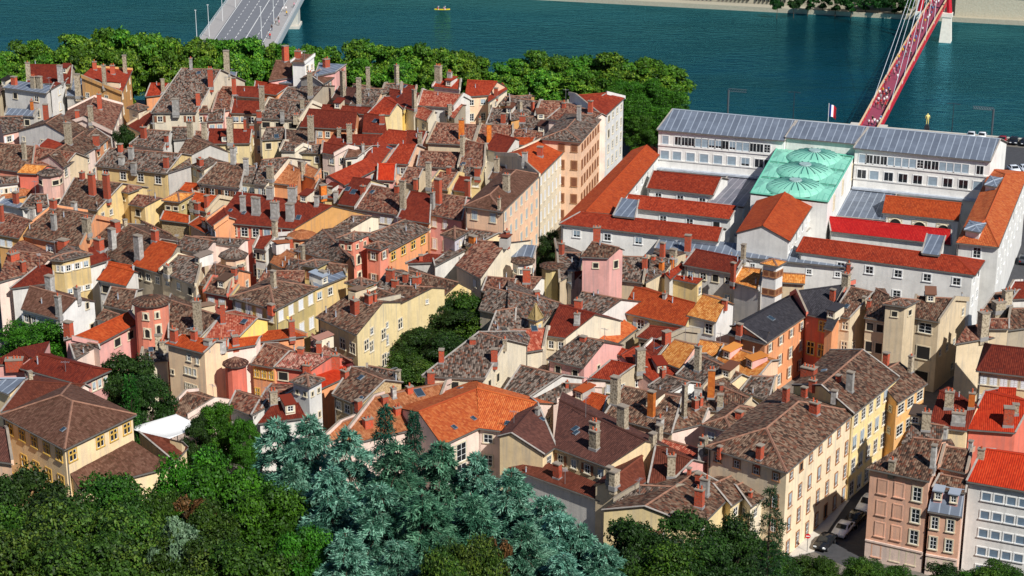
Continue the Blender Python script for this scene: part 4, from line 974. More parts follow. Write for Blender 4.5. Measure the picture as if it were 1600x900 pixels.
# chimneys: x,y of the foot, height and width in the same zoomed pixels, kind
CDATA = {
'00': "468,415,85,45,w 705,460,50,35,b 783,455,105,28,s 655,615,170,30,s 490,615,140,38,s 625,680,90,33,b 570,800,120,38,s 430,900,130,48,s 290,750,95,36,b 300,690,175,38,b 212,550,70,40,s 250,552,72,38,s 180,495,100,30,s 380,512,100,36,w 1018,580,80,28,s 1318,570,125,38,b 1420,540,185,42,s 1465,590,100,28,b 1195,432,65,22,w 1100,740,105,50,w 1240,660,80,30,b 900,865,70,40,b 1040,900,50,30,b 1280,870,100,38,s 1440,890,150,45,s 1575,870,70,30,b 1190,862,100,38,s 10,500,70,25,s 90,530,50,40,b 1580,500,60,30,b 1010,812,70,38,s 485,740,50,30,b",
'01': "185,380,90,45,b 440,420,50,46,b 340,598,140,34,s 555,540,230,42,s 545,600,150,38,s 645,650,155,34,s 640,835,200,48,s 702,552,125,28,s 880,522,110,26,s 1040,492,75,30,w 1050,560,80,55,s 1140,510,95,48,s 1352,500,95,24,b 1575,602,170,36,s 1300,570,110,52,s 990,690,120,33,s 820,810,145,42,s 935,810,150,22,s 1090,830,85,52,s 1285,870,120,38,o 1457,890,112,36,o 345,880,150,42,s 585,890,110,38,s 40,690,145,36,s 165,792,80,28,w 20,780,70,33,b 250,800,60,38,s 290,680,60,28,s 520,852,50,28,s 1210,762,90,30,s 1025,900,70,30,s 1545,770,60,33,b 1400,790,50,15,s",
'02': "210,628,140,30,s 155,625,50,18,s 460,556,30,18,b 487,576,38,20,b 415,590,35,18,b 490,702,70,34,b 418,750,85,28,w 65,762,40,44,b 130,700,65,18,b 50,682,50,25,s 325,672,30,25,b",
'10': "155,95,100,30,s 345,135,55,25,b 822,92,70,38,w 1040,150,70,36,b 580,320,130,48,b 672,342,150,46,b 838,245,95,40,w 102,372,70,40,b 335,402,55,48,b 465,412,50,40,w 340,530,92,38,w 545,592,115,58,s 205,482,80,33,w 245,410,35,40,b 10,485,105,38,b 725,550,70,66,b 705,650,120,55,w 620,662,70,66,b 870,712,140,60,w 970,602,65,50,b 1000,505,150,38,s 1205,472,90,38,s 1235,452,70,38,b 1295,402,80,28,b 1390,372,110,58,b 1460,122,100,38,w 1540,192,100,36,w 1520,416,90,38,w 1590,432,100,35,w 85,720,40,76,b 145,772,40,38,b 1290,802,130,66,w 1050,892,100,58,s 880,892,100,48,s 1510,792,30,30,b 1465,822,50,38,b 755,50,50,28,b 395,640,30,76,b",
'11': "90,340,70,48,w 230,356,85,62,w 10,432,95,42,w 120,452,90,58,w 215,468,95,58,w 380,382,55,30,w 90,230,90,46,s 285,240,110,46,s 670,322,60,36,b 920,402,170,42,s 880,300,40,33,b 1000,262,40,30,b 1140,372,150,48,b 1105,402,100,26,w 1322,342,110,36,b 1350,312,60,28,b 1385,262,90,42,b 1420,242,50,28,b 1445,182,140,44,b 1080,302,170,38,s 1505,172,80,36,s 1565,292,100,48,s 1520,410,70,18,s 120,592,110,38,s 840,862,80,56,b 870,882,35,48,b 935,852,45,38,b 1015,862,40,46,b 1130,662,30,28,b 1165,822,30,30,b 110,892,100,38,s 455,522,50,28,w 500,332,35,30,w 1030,722,30,28,b 1290,72,120,26,s 1205,182,40,28,b",
'12': "80,162,90,38,w 175,72,55,42,b 310,690,70,30,b 710,692,110,33,s 940,707,90,36,b 1098,702,120,46,b 1445,717,90,30,s 1380,862,120,36,b 830,782,75,33,b 935,772,40,30,o 1000,752,30,24,o 885,722,25,24,b",
'13': "505,852,75,28,b 270,832,50,33,b 720,890,40,28,b 885,900,30,24,b",
'20': "130,107,85,43,b 130,222,80,43,b 370,182,130,43,w 485,77,75,43,w 580,52,40,28,b 1090,332,75,52,b 1215,322,60,46,b 1240,267,185,56,s 1395,217,120,38,b 995,392,100,52,s 90,550,60,130,b 1470,352,55,48,b 1385,362,40,56,w 1300,352,30,56,w 190,570,50,30,s",
'21': "95,190,55,48,b 225,302,100,43,b 618,162,90,62,b 705,97,60,56,b 745,87,55,14,b 395,407,70,36,b 495,482,60,62,b 280,402,30,46,b 320,512,35,56,b 1160,462,80,36,b 1095,582,45,52,b 1490,472,90,46,b 1555,432,50,28,s 805,722,50,48,b 960,652,40,48,b 885,782,40,52,b 700,862,50,70,b 640,772,30,40,b 110,722,80,56,s 315,762,70,46,s 360,787,100,33,b 555,552,40,56,b 860,682,60,33,w 930,592,80,33,s 890,562,50,28,s 740,482,50,56,b 1355,342,20,46,b",
'22': "325,92,110,36,b 155,52,35,42,b 415,127,55,56,b 955,62,30,26,w 980,332,45,24,w 1420,297,75,43,b 1330,122,30,38,b 445,327,15,46,b 15,522,170,28,o 345,617,30,24,b 800,572,170,66,s 645,722,170,66,s 690,872,140,74,s 870,802,160,52,o 925,892,80,42,w 1075,802,200,30,s 1160,512,150,46,s 1243,682,175,52,o 1145,752,60,38,b 1178,737,60,26,b 1310,632,35,28,b 1420,817,50,52,b 515,902,70,66,s 940,552,50,33,b 160,792,45,28,w",
'23': "402,82,75,38,b 600,137,65,24,s 630,112,40,28,b 735,487,85,36,b 510,642,120,52,w 440,582,40,33,b 415,712,60,43,w 255,542,50,108,b 225,682,65,43,b 290,782,70,70,b 110,712,95,40,b 250,432,70,46,b 280,622,25,52,b 890,522,100,42,s 1340,302,150,70,s 1440,182,80,90,s 1490,102,90,66,s 1535,342,110,56,s 1215,632,100,66,c 1295,602,190,36,s 1130,742,100,66,s 1270,742,90,46,o 985,882,110,66,s 1190,832,60,100,w 1500,852,110,76,b 1545,782,60,46,s 80,452,150,28,s",
'32': "283,282,90,56,b 515,97,110,68,s 820,157,130,50,s 880,132,100,42,s 610,312,95,38,s 640,412,140,70,s 995,272,130,60,s 1195,142,110,56,s 1370,272,80,56,b 1165,322,70,40,b 1107,267,45,24,b 1170,462,110,66,b 930,552,80,56,b 772,582,70,46,b 1008,562,45,28,b 557,462,65,33,b 1228,272,40,20,b 1298,202,60,28,b 1548,167,90,43,b 1490,402,35,24,b 920,52,100,38,s",
'33': "1030,217,140,36,w 790,92,80,28,w 835,62,60,18,w 775,232,60,46,s 1105,62,90,24,w 1265,112,60,28,w 1330,162,60,50,s"}
SDATA = {'00': "1242,455,30", '01': "745,755,36 890,605,24 940,865,30", '10': "1440,415,26 1525,430,30", '11': "610,300,46 725,300,32 265,460,38 1440,650,36",
 '20': "1525,210,44 395,885,20", '21': "1020,655,70 655,560,40 1275,625,30 1360,815,34 1240,870,36 1570,845,34 655,690,26", '22': "50,300,24 190,820,34 395,880,46", '23': "490,115,36 20,190,44 350,515,30",
 '30': "700,150,120", '32': "400,5,40", '33': ""}
DDATA = "33|1062,425,62,rose 33|1160,445,62,rose 22|1345,440,80,rose 22|1490,495,90,rose 12|1125,790,40,lav 12|1200,800,40,lav 23|545,190,60,beige"

# single windows and openings: x,y,width,height,style
PW = """20|912,178,30,42,a;982,168,26,46,a;922,283,38,62,a;990,257,34,58,a 11|640,720,34,62,a;645,815,34,40,a;567,603,14,24,x;655,592,14,24,x
13|795,495,80,60,a;945,515,85,60,a;1095,528,80,50,a;525,170,50,90,a;465,268,44,90,a;410,365,44,90,a 21|722,270,34,38,d;818,232,24,32,d;722,365,40,70,m;820,325,24,62,d;825,425,24,40,d;1068,85,16,28,d
20|545,110,26,42,x;572,240,26,34,x;445,298,24,26,x 20|1182,435,22,40,d;1235,455,20,40,d;1165,515,20,40,d;1188,522,20,40,d;1218,530,20,44,d;1080,525,14,26,x;1172,620,24,48,m;1197,628,24,48,m;1225,638,20,48,m"""
def conv(t, x, y):
    if t == 'F': return (x, y)
    r, c = int(t[0]), int(t[1]); return (400*c+x/4, 225*r+y/4)
def opts(s):
    o = {}
    for kv in s.strip().split(','):
        if not kv: continue
        k, v = kv.split('=')
        try: v = float(v) if '.' in v else int(v)
        except ValueError: pass
        o[k] = v
    return o
def pts_of(t, s): return [conv(t, *map(float, p.split(','))) for p in s.split()]
for line in HDATA.strip().splitlines():
    t, p, h, wall, roofm, label, op = line.split('|'); o = opts(op); P = pts_of(t, p)
    if 'hip' in o: o['hip'] = bool(o['hip'])
    fp = o.pop('foot', 0)
    if len(P) == 3 or fp: foot3(P if len(P) == 3 or t != '02' else P[:3], float(h), wall, roofm, label, **o)
    else: house(P, float(h), wall, roofm, label, **o)
for line in TDATA.strip().splitlines():
    t, c, rp, h, n, wall, roofm, label, op = line.split('|'); o = opts(op)
    round_tower(conv(t, *map(float, c.split(','))), float(rp)/4, float(h), int(n), wall, roofm, label, **o)
# ------------------------------------------------------------------ courthouse beyond the street on the right
_c = at(1215, 330, 0)
court = thing('courthouse', 'huge white courthouse with red roofed wings, metal roofed quay block and three green copper domes', 'courthouse', (_c.x, _c.y, 0))
def cb(pts, h, wall, roofm, **o):
    o.setdefault('ws', 'dw'); o.setdefault('sp', 4.4); o.setdefault('ww', 1.2); o.setdefault('wh', 1.4); o.setdefault('gw', 'n'); o.setdefault('base', -.3); o.setdefault('rows', 2)
    o.setdefault('skip', 0)
    return house(pts, h, wall, roofm, '', parent=court, **o)
def cf(pts, h, wall, roofm, **o):
    o.setdefault('base', -.3); o.setdefault('nowin', 1)
    return foot3(pts, h, wall, roofm, '', parent=court, **o)
Q1 = cb([(1029, 202.5), (1226, 219.5), (1245, 189.6), (1052, 172)], 17, 'court', 'zinc', nowin=1, pitch=.35)
rise = max(p[2] for p in BV[-14:])-17-.2
cb([(1229, 214.5), (1336, 224.5), (1357, 200), (1245, 189.6)], 17+.22*rise, 'court', 'zinc', rise=.78*rise, mb=1.28, nowin=1)
Q2 = cb([(1336, 231), (1547.5, 251.6), (1562, 218.6), (1357, 200)], 17, 'court', 'zinc', nowin=1, pitch=.35)
cb([(952.5, 335), (1032.5, 236), (1011, 227.5), (915, 332)], 12, 'court', 'ored', pitch=.34, sp=5)
cb([(877.5, 350), (1122, 377), (1128, 358), (908, 333)], 12, 'court', 'red', pitch=.34, sp=5.2, wh=1.3)
cb([(960, 337), (991, 340.5), (997, 314), (973, 311)], 13.5, 'court', 'zinc', mb=0, pitch=.1, gw='n', rows=1)
cb([(1012, 293), (1115, 304.5), (1126.6, 279), (1021.7, 268.6)], 10, 'court', 'red', pitch=.34)
cb([(975, 323.5), (1141, 342), (1151, 324), (978, 305)], 10, 'court', 'red', pitch=.34, sp=5)
cf([(1106, 318), (1163, 324), (1195, 263), (1148, 261)], 9, 'court', 'lead', roof='flat')
cf([(1296, 338), (1384, 346), (1408, 287), (1333, 278)], 9, 'court', 'zinc', roof='flat')
cb([(1380, 332), (1497, 344), (1501, 319), (1385, 307)], 10, 'court', 'ored', pitch=.34, nowin=1)
cb([(1299, 361), (1485, 382), (1485, 361), (1295, 340)], 10, 'court', 'crim', pitch=.34, mb=.4, nowin=1)
cb([(1249, 394), (1519, 429.5), (1495, 400), (1254, 374)], 12, 'court', 'red', pitch=.34, hip=True, sp=4.8, wh=1.4, fl=3.6, rows=2)
cb([(1442, 396), (1467, 399), (1476, 370), (1450, 367)], 13.5, 'court', 'zinc', mb=0, pitch=.1, nowin=1)
cb([(1560, 385), (1606, 270), (1570, 274), (1541, 345)], 14, 'court', 'org', pitch=.34, hip=True, sp=5.2, fl=4.4, wh=2.2, ww=1.3, rows=2)
cb([(1231, 376), (1267, 320), (1226, 302), (1192, 354)], 14, 'court', 'ored', pitch=.40, sp=3, wh=2.4, rows=1, ww=.8)
cb([(1025, 388), (1332, 418), (1337, 402), (1036, 369)], 10.5, 'court', 'zinc', mb=0, pitch=.2, sp=5, ww=.8, wh=.9, rows=1)
GREEN = cf([(1173, 303), (1293, 317), (1333, 246), (1215, 231)], 15, 'court', 'copper', roof='flat')
cf([(1148, 368), (1240, 380), (1296, 330), (1200, 318)], 10, 'court', 'zinc', roof='flat')
for q in ([(1310, 358), (1334, 362), (1340, 352)],):
    pass
for pts in ([(1509, 359), (1530, 363), (1537, 351)], [(1540, 289), (1556, 292), (1564, 280)]):
    cf(pts, 15.5, 'court', 'zinc', roof='pyr', pitch=.12)
# three shallow copper domes with ribs and lanterns
RIB = plain('dark_copper_rib', '2F6A64', .6)
for (px, py) in ((1273, 236), (1258, 257.5), (1243, 282)):
    c = at(px, py, 16.75); c.z = 15.2; mb = MB(); Rr, Hh, N, M = 5.3, 1.55, 40, 7
    prof = [(Rr*math.cos(t), Hh*math.sin(t)) for t in (PI/2*k/M for k in range(M+1))]
    prof[-1] = (1.0, Hh*.985)
    for (r0, z0), (r1, z1) in zip(prof, prof[1:]):
        for k in range(N):
            a, b = 2*PI*k/N, 2*PI*(k+1)/N
            P = [c+Vector((r*math.cos(t), r*math.sin(t), z)) for r, z, t in ((r0, z0, a), (r0, z0, b), (r1, z1, b), (r1, z1, a))]
            mb.poly(P, 0, [(k*.4, z0), (k*.4+.4, z0), (k*.4+.4, z1), (k*.4, z1)])
    for k in range(20):
        a = 2*PI*k/20
        mb.tube([c+Vector(((r+.03)*math.cos(a), (r+.03)*math.sin(a), z+.02)) for r, z in prof[3:]], .09, 4, 1)
    d = put(mb, 'dome', [R('copper'), RIB], court, smooth=False)
    m2 = MB(); m2.tube([c+Z*(Hh-.15), c+Z*(Hh+.25)], [1.2, 1.1], 16, 0); put(m2, 'lantern', [plain('lantern_lead', '8FA8A4', .6, var=.2)], d)
cg = [at(1173, 303, 15), at(1293, 317, 15), at(1333, 246, 15), at(1215, 231, 15)]; mb = MB()
def cpt(u, v): return (cg[0]*(1-u)+cg[1]*u)*(1-v)+(cg[3]*(1-u)+cg[2]*u)*v+Z*.22
for (ua, va, ub, vb) in [(0, v, 1, v) for v in (.0, .33, .66, 1)]+[(u, 0, u, 1) for u in (0, .12, .24, .76, .88, 1)]:
    mb.tube([cpt(ua, va), cpt(ub, vb)], .1 if 0 < max(ua, va) < 1 else .22, 4)
for v0 in (.0, .33, .66):
    for u0 in (0, .76):
        a_, b_, c_, d_ = cpt(u0, v0+.02), cpt(u0+.24, v0+.02), cpt(u0+.24, v0+.31), cpt(u0, v0+.31); m_ = (a_+b_+c_+d_)/4+Z*.5
        for p, q in ((a_, b_), (b_, c_), (c_, d_), (d_, a_)): mb.poly([p, q, m_], 1, [(0, 0), (3, 0), (1.5, 2)])
put(mb, 'copper_seam', [plain('copper_seam', '5FA890', .6, var=.2), R('copper')], court)
#
# mouldings on the big quay block and the street front
def ledge(rec_seg, z, out_, th, mat, name='cornice'):
    rec, P, Q, zt, zb, g, n = rec_seg; mb = MB(); d = (Q-P).normalized()
    lo = [onz(P, z)-n*.1, onz(Q, z)-n*.1, onz(Q, z)+n*out_, onz(P, z)+n*out_]
    mb.hexa(lo, [p+Z*th for p in lo]); put(mb, name, [mat], court)
def front_seg(rec): return [s for s in WALLSEG if s[0] is rec and not s[5]][0]
for q in (Q1, Q2):
    s = front_seg(q); ledge(s, 9.2, .9, .35, ZINC); ledge(s, 13.9, .18, .25, W('court')); ledge(s, 11.0, .14, .2, W('court'))
GRIDS = []
def grid(seg, rows):
    """rows: list of (z below wall top, [t...], w, h, styles)"""
    rec, P, Q, zt, zb, g, n = seg
    for dz, ts, w, h, st in rows:
        for i, t in enumerate(ts): GRIDS.append((rec, P+(Q-P)*t+Z*(zt-dz)+n*.02, n, w, h, st[i % len(st)]+('w' if rec['root'] is court and len(st[i % len(st)]) == 1 else '')))
A = lambda xs, a, b: [(x-a)/(b-a) for x in xs]
grid(front_seg(Q1), [(1.9, A([215, 320, 375, 432, 487, 543, 600, 655, 712, 770, 825, 882, 938, 995, 1052], 155, 1190), 1.15, 1.7, ['p', 'k', 'k', 'k', 'p', 'p', 'b', 'b', 'k', 'b', 'p', 'p', 'k', 'k', 'd']),
    (4.9, A([213, 315, 428, 540, 655, 768, 880, 992, 1070], 155, 1190), 1.5, 1.6, ['p', 'p', 'p', 'p', 'p', 'p', 'b', 'k', 'k']),
    (9.4, A([313, 425, 537, 650], 155, 1190), 1.1, 1.9, ['d', 'd', 'd', 'd'])])
grid(front_seg(Q2), [(1.9, A([258, 318, 378, 438, 498, 558, 618, 680, 742, 803, 865, 927, 988, 1050, 1113, 1232], 190, 1310), 1.15, 1.7, ['p', 'k', 'k', 'k', 'p', 'p', 'p', 'p', 'd', 'k', 'k', 'p', 'p', 'p', 'p', 'k']),
    (4.9, A([260, 365, 487, 607, 730, 855, 980, 1107, 1225], 190, 1310), 1.5, 1.6, ['k', 'p', 'k', 'k', 'k', 'p', 'k', 'k', 'p']),
    (9.4, A([597, 720, 843, 968], 190, 1310), 1.1, 1.9, ['d'])])
# pediment mouldings of the central hall are its verges; flagpole and flag over the quay front
fp = at(1294, 186, 17.0); flag = thing('flag', 'blue white and red flag flying over the courthouse', 'flag', (fp.x, fp.y, 14))
mb = MB(); mb.tube([onz(fp, 14), onz(fp, 20.2)], .07, 6); put(mb, 'flagpole', [plain('white_metal', 'D8D8D4', .4)], flag)
mb = MB(); N = 14
for k in range(N):
    x0, x1 = k/N, (k+1)/N
    def fpnt(t, zz): return Vector((fp.x+.1+t*1.35, fp.y-.25*math.sin(t*7), 20.0-zz*(2.4)-.7*t*t))
    w_ = 0 if x1 <= .34 else 1 if x1 <= .68 else 2
    mb.poly([fpnt(x0, 1), fpnt(x1, 1), fpnt(x1, 0), fpnt(x0, 0)], w_)
cl = put(mb, 'cloth', [plain('flag_blue', '1E3F8C', .8), plain('flag_white', 'EDEDED', .8), plain('flag_red', 'D81F2A', .8)], flag)
sm = cl.modifiers.new('thick', 'SOLIDIFY'); sm.thickness = .02

# extra facades on the lower right street
house([conv('33', x, y) for x, y in ((1010, 483), (1207, 517), (1222, 372), (1042, 345))], 8.8, 'brick', 'zinc', 'narrow orange house with a blue grey metal mansard and two white dormers', pitch=1.5, mb=.1, wf='n', gw='n', kind='apartment_building', cat='apartment block')
house([conv('33', x, y) for x, y in ((1042, 343), (1228, 372), (1240, 305), (1080, 272))], 11.2, 'blush', 'brn', 'brown roof strip stepping up behind the metal mansard', mb=.4, nowin=1)
def rec_by(txt):
    return next(r for r in HOUSES if txt in r['label'])
ro = rec_by('walled up windows'); so_ = front_seg(ro)
grid(so_, [(2.2, [.235, .52, .825], 1.0, 1.8, ['q', 'q', 'd']), (5.1, [.235, .52, .825], 1.0, 1.8, ['q', 'q', 'd']), (8.0, [.235, .52, .825], 1.0, 1.8, ['q', 'q', 'd']), (11.0, [.2, .52, .8], .95, 1.5, ['q', 'd', 'd'])])
rn = rec_by('metal mansard and two'); grid(front_seg(rn), [(1.7, [.2, .70], .9, 1.5, ['d', 'd']), (4.4, [.2, .70], .9, 1.5, ['d', 'd']), (7.3, [.2, .70], .9, 1.4, ['d', 'd'])])
rw = rec_by('vivid red roof at the lower right')
ts = [.295, .485, .68, .87]
grid(front_seg(rw), [(1.75+2.45*k, ts, 1.0, 1.0, ['nw']) for k in range(5)])
for rr, mt in ((ro, 'blush'), (rn, 'blush')):
    s = front_seg(rr); mb = MB(); P, Q, n = s[1], s[2], s[6]; zb = s[4]
    lo = [onz(P, zb)-n*.1, onz(Q, zb)-n*.1, onz(Q, zb)+n*.07, onz(P, zb)+n*.07]; top = 2.6
    mb.hexa(lo, [onz(p, top) for p in lo]); lo = [onz(P, top)-n*.1, onz(Q, top)-n*.1, onz(Q, top)+n*.2, onz(P, top)+n*.2]; mb.hexa(lo, [p+Z*.22 for p in lo])
    put(mb, 'base_band', [W(mt)], rr['root'])

# ------------------------------------------------------------------ ground, hill, quay, river
BANK = [(-900, 470), (-400, 462), (-130, 453), (0, 451), (30, 445)]
p1, p2 = at(1200, 184, 1.0), at(1600, 217, 1.0); dd = (flat(p2)-flat(p1)).normalized()
BANK += [(p1.x, p1.y), (p2.x, p2.y)] + [tuple((flat(p2)+dd*400)[:2])]
def bank_y(x):
    for (x0, y0), (x1, y1) in zip(BANK, BANK[1:]):
        if x0 <= x <= x1: return y0+(y1-y0)*(x-x0)/(x1-x0)
    return BANK[-1][1] if x > 0 else BANK[0][1]
pave = plain('town_paving', '6B655C', .9, var=.25)
HILL = NT('hillside_soil')
tc = HILL.n('ShaderNodeTexCoord'); no = HILL.n('ShaderNodeTexNoise', {'Vector': tc.outputs['Object'], 'Scale': .3, 'Detail': 8.0})
HILL.link(HILL.ramp(no.outputs[0], [(.35, lin('2A2416')), (.65, lin('2F3A1A'))]), HILL.b.inputs['Base Color']); HILL.b.inputs['Roughness'].default_value = 1
mb = MB()
xs = [-900, -400, -250, -130, -90, -60, -30, 0, 30] + [p1.x, (p1.x+p2.x)/2, p2.x, p2.x+60, p2.x+200]
ys = [-80, 0, 40, 80, 110, 140, 170, 190, 206]
for x0, x1 in zip(xs, xs[1:]):
    for y0, y1 in zip(ys, ys[1:]):
        mb.poly([(x0, y0, gz(0, y0)), (x1, y0, gz(0, y0)), (x1, y1, gz(0, y1)), (x0, y1, gz(0, y1))], 1)
    mb.poly([(x0, 206, 0), (x1, 206, 0), (x1, bank_y(x1), 0), (x0, bank_y(x0), 0)], 0)
    mb.poly([(x0, bank_y(x0), 0), (x1, bank_y(x1), 0), (x1, bank_y(x1), -8), (x0, bank_y(x0), -8)], 2)
g = mb.build('ground', [pave, HILL.m, STONEWALL]); g['kind'] = 'structure'
# far bank
f1, f2 = at(850, 0.5, -5), at(1600, 40, -5); fd = (flat(f2)-flat(f1)).normalized(); fn = Vector((-fd.y, fd.x, 0))
def FB(s, back, z): return onz(flat(f1)+fd*s+fn*back, z)
mb = MB()
mb.poly([FB(-900, 9, 2.2), FB(900, 9, 2.2), FB(900, 2500, 2.2), FB(-900, 2500, 2.2)], 0)
fg = mb.build('far_ground', [pave]); fg['kind'] = 'structure'
mb = MB(); mb.poly([(-1500, -100, -9), (1500, -100, -9), (1500, 4000, -9), (-1500, 4000, -9)]); rb = mb.build('river_bed', [HILL.m]); rb['kind'] = 'structure'
SANDW = brick_mat('pale_quay_stone', 'A09880', 'C8C0A8', 'B4AC96', .35)
qa = thing('quay_wall', 'long pale stone quay wall with a low landing ledge along the far river bank', 'quay wall', FB(100, 4, -5))
mb = MB(); mb.hexa([FB(-900, 0, -9), FB(900, 0, -9), FB(900, 4.5, -9), FB(-900, 4.5, -9)], [FB(-900, 0, -3.6), FB(900, 0, -3.6), FB(900, 4.5, -3.6), FB(-900, 4.5, -3.6)]); put(mb, 'ledge', [SANDW], qa)
mb = MB(); mb.hexa([FB(-900, 4.5, -9), FB(900, 4.5, -9), FB(900, 9, -9), FB(-900, 9, -9)], [FB(-900, 5.2, 3), FB(900, 5.2, 3), FB(900, 9, 3), FB(-900, 9, 3)])
for k in range(26):
    s = 44+k*1.25
    if k % 9 == 8: continue
    mb.hexa([FB(s, 4.2, -2.6), FB(s+.45, 4.2, -2.6), FB(s+.45, 5.6, -2.6), FB(s, 5.6, -2.6)], [FB(s, 4.6, .6), FB(s+.45, 4.6, .6), FB(s+.45, 5.6, .6), FB(s, 5.6, .6)], 1)
put(mb, 'wall', [SANDW, DARK], qa)
rp = thing('stone_ramp', 'sloping stone ramp wall beyond the white bridge pier', 'ramp', FB(130, 3, -3.6))
mb = MB(); s0 = (flat(at(1490, 30, -3.6))-flat(f1)).dot(fd)
mb.hexa([FB(s0, 2.2, -3.6), FB(s0+60, 2.2, -3.6), FB(s0+60, 4.4, -3.6), FB(s0, 4.4, -3.6)], [FB(s0, 2.4, 3.4), FB(s0+60, 2.4, 1.0), FB(s0+60, 4.4, 1.0), FB(s0, 4.4, 3.4)]); 
mb.hexa([FB(s0-.3, 2.0, 3.4), FB(s0+60, 2.0, 1.0), FB(s0+60, 4.6, 1.0), FB(s0-.3, 4.6, 3.4)], [FB(s0-.3, 2.0, 3.9), FB(s0+60, 2.0, 1.5), FB(s0+60, 4.6, 1.5), FB(s0-.3, 4.6, 3.9)])
put(mb, 'wall', [SANDW], rp)
# water
wn = NT('river_water'); b = wn.b
tc = wn.n('ShaderNodeTexCoord'); mp = wn.n('ShaderNodeMapping', {'Vector': tc.outputs['Object'], 'Scale': (.20, .50, 1), 'Rotation': (0, 0, -.3)})
w1 = wn.n('ShaderNodeTexNoise', {'Vector': mp, 'Scale': 1.1, 'Detail': 6.0, 'Roughness': .62, 'Distortion': .4})
mp2 = wn.n('ShaderNodeMapping', {'Vector': tc.outputs['Object'], 'Scale': (.5, 1.2, 1), 'Rotation': (0, 0, -.3)})
w2 = wn.n('ShaderNodeTexNoise', {'Vector': mp2, 'Scale': .014, 'Detail': 5.0, 'Roughness': .6})
k = wn.ramp(w2.outputs[0], [(.35, (.0008, .020, .024)), (.65, (.001, .034, .050))])
wn.t.nodes.remove(b); df = wn.n('ShaderNodeBsdfDiffuse'); wn.link(k, df.inputs[0])
h = wn.math('ADD', w1.outputs[0], wn.math('MULTIPLY', w2.outputs[0], .6))
bp = wn.n('ShaderNodeBump', {'Strength': wn.ramp(wn.n('ShaderNodeTexNoise', {'Vector': mp2, 'Scale': .05, 'Detail': 4.0}).outputs[0], [(.35, (.35,)*3), (.65, (1,)*3)]), 'Distance': 1.25, 'Height': h})
gl = wn.n('ShaderNodeBsdfGlossy', {'Color': (.19, .66, .82, 1), 'Roughness': .07, 'Normal': bp}); fr = wn.n('ShaderNodeFresnel', {'IOR': 1.7, 'Normal': bp}); wn.link(bp, df.inputs['Normal'])
mx = wn.n('ShaderNodeMixShader', {0: fr}); wn.link(df, mx.inputs[1]); wn.link(gl, mx.inputs[2]); wn.link(mx, wn.t.nodes['Material Output'].inputs[0])
mb = MB(); mb.poly([(-1500, 300, -5), (1500, 300, -5), (1500, 900, -5), (-1500, 900, -5)]); wa = mb.build('river', [wn.m]); wa['kind'] = 'structure'

# quay parapet, quay road
asph = plain('asphalt', (.05, .05, .053), .9, var=.25); mark = plain('road_paint', 'D8D8D2', .8)
sun_conc = plain('pale_concrete', 'BEB8AC', .85, var=.12)
par = thing('parapet', 'pale stone parapet along the near quay behind the courthouse', 'parapet', (p1.x, p1.y, 0))
nb = Vector((-dd.y, dd.x, 0)); nb = nb if nb.y > 0 else -nb
mb = MB(); a, b2 = flat(p1)-dd*30, flat(p2)+dd*60
lo = [a-nb*.25, b2-nb*.25, b2+nb*.25, a+nb*.25]; mb.hexa(lo, [p+Z*.85 for p in lo])
lo = [a-nb*.35+Z*.85, b2-nb*.35+Z*.85, b2+nb*.35+Z*.85, a+nb*.35+Z*.85]; mb.hexa(lo, [p+Z*.22 for p in lo], 1)
for k in range(100):
    q = a+dd*(k*2.0+1); mb.box(q-nb*.3, dd, nb, Z, .35, .2, .95, 1)
put(mb, 'wall', [SANDW, sun_conc], par)
mb = MB(); a, b2 = flat(p1)-dd*20+Z*.004, flat(p2)+dd*60+Z*.004
mb.poly([a-nb*26, b2-nb*26, b2-nb*4, a-nb*4]); rd = mb.build('quay_road', [asph]); rd['kind'] = 'structure'
mb = MB(); 
for off in (9.5, 16):
    for k in range(30):
        s = k*7.0+60; q = flat(p1)+dd*s-nb*off+Z*.009; mb.poly([q-nb*.08, q+dd*3-nb*.08, q+dd*3+nb*.08, q+nb*.08])
for k in range(26):
    s = 95+k*2.6; q = flat(p1)+dd*s-nb*4.4+Z*.009; mb.poly([q, q+dd*.12, q+dd*.12-nb*4.6, q-nb*4.6])
rm_ = mb.build('road_markings', [mark]); rm_['kind'] = 'structure'
# street at the lower right with pavement
mb = MB()
S = [at(*p, .004) for p in ((1272, 862), (1362, 905), (1480, 640), (1425, 640))]
mb.poly(S); st = mb.build('street', [asph]); st['kind'] = 'structure'
mb = MB(); lo = [at(*p, 0) for p in ((1225, 873), (1272, 862), (1425, 640), (1415, 640))]; mb.hexa(lo, [p+Z*.13 for p in lo]); sw_ = mb.build('pavement', [sun_conc]); sw_['kind'] = 'structure'
mb = MB(); S = [at(*p, .004) for p in ((1520, 560), (1600, 600), (1660, 300), (1602, 330))]; mb.poly(S); st2 = mb.build('side_street', [asph]); st2['kind'] = 'structure'

# ------------------------------------------------------------------ road bridge
RED = plain('red_paint', 'C2182A', .45, var=.08); CREAM = plain('cream_handrail', 'D9B48C', .5, var=.1); WHITE = plain('white_metal', 'D8D8D4', .4); DECK = plain('wine_deck', '8C3A4E', .8, var=.12)
rbz = 4.0
a0, a1 = at(312, 58, rbz), at(428, 64, rbz); yn, yf = 458.0, 640.0
xl, xr = at(335, 30, rbz).x, at(452, 32, rbz).x
bri = thing('road_bridge', 'wide grey road bridge with white lane lines and pale lamp posts crossing the river', 'bridge', ((xl+xr)/2, 530, -5))
Wd = xr-xl; ww_ = 3.6
mb = MB(); mb.abox(xl+ww_, xr-ww_, yn, yf, rbz-.6, rbz-.15); put(mb, 'roadway', [plain('worn_asphalt', '6E7074', .9, var=.12)], bri)
mb = MB()
for x0, x1 in ((xl, xl+ww_), (xr-ww_, xr)): mb.abox(x0, x1, yn, yf, rbz-.75, rbz)
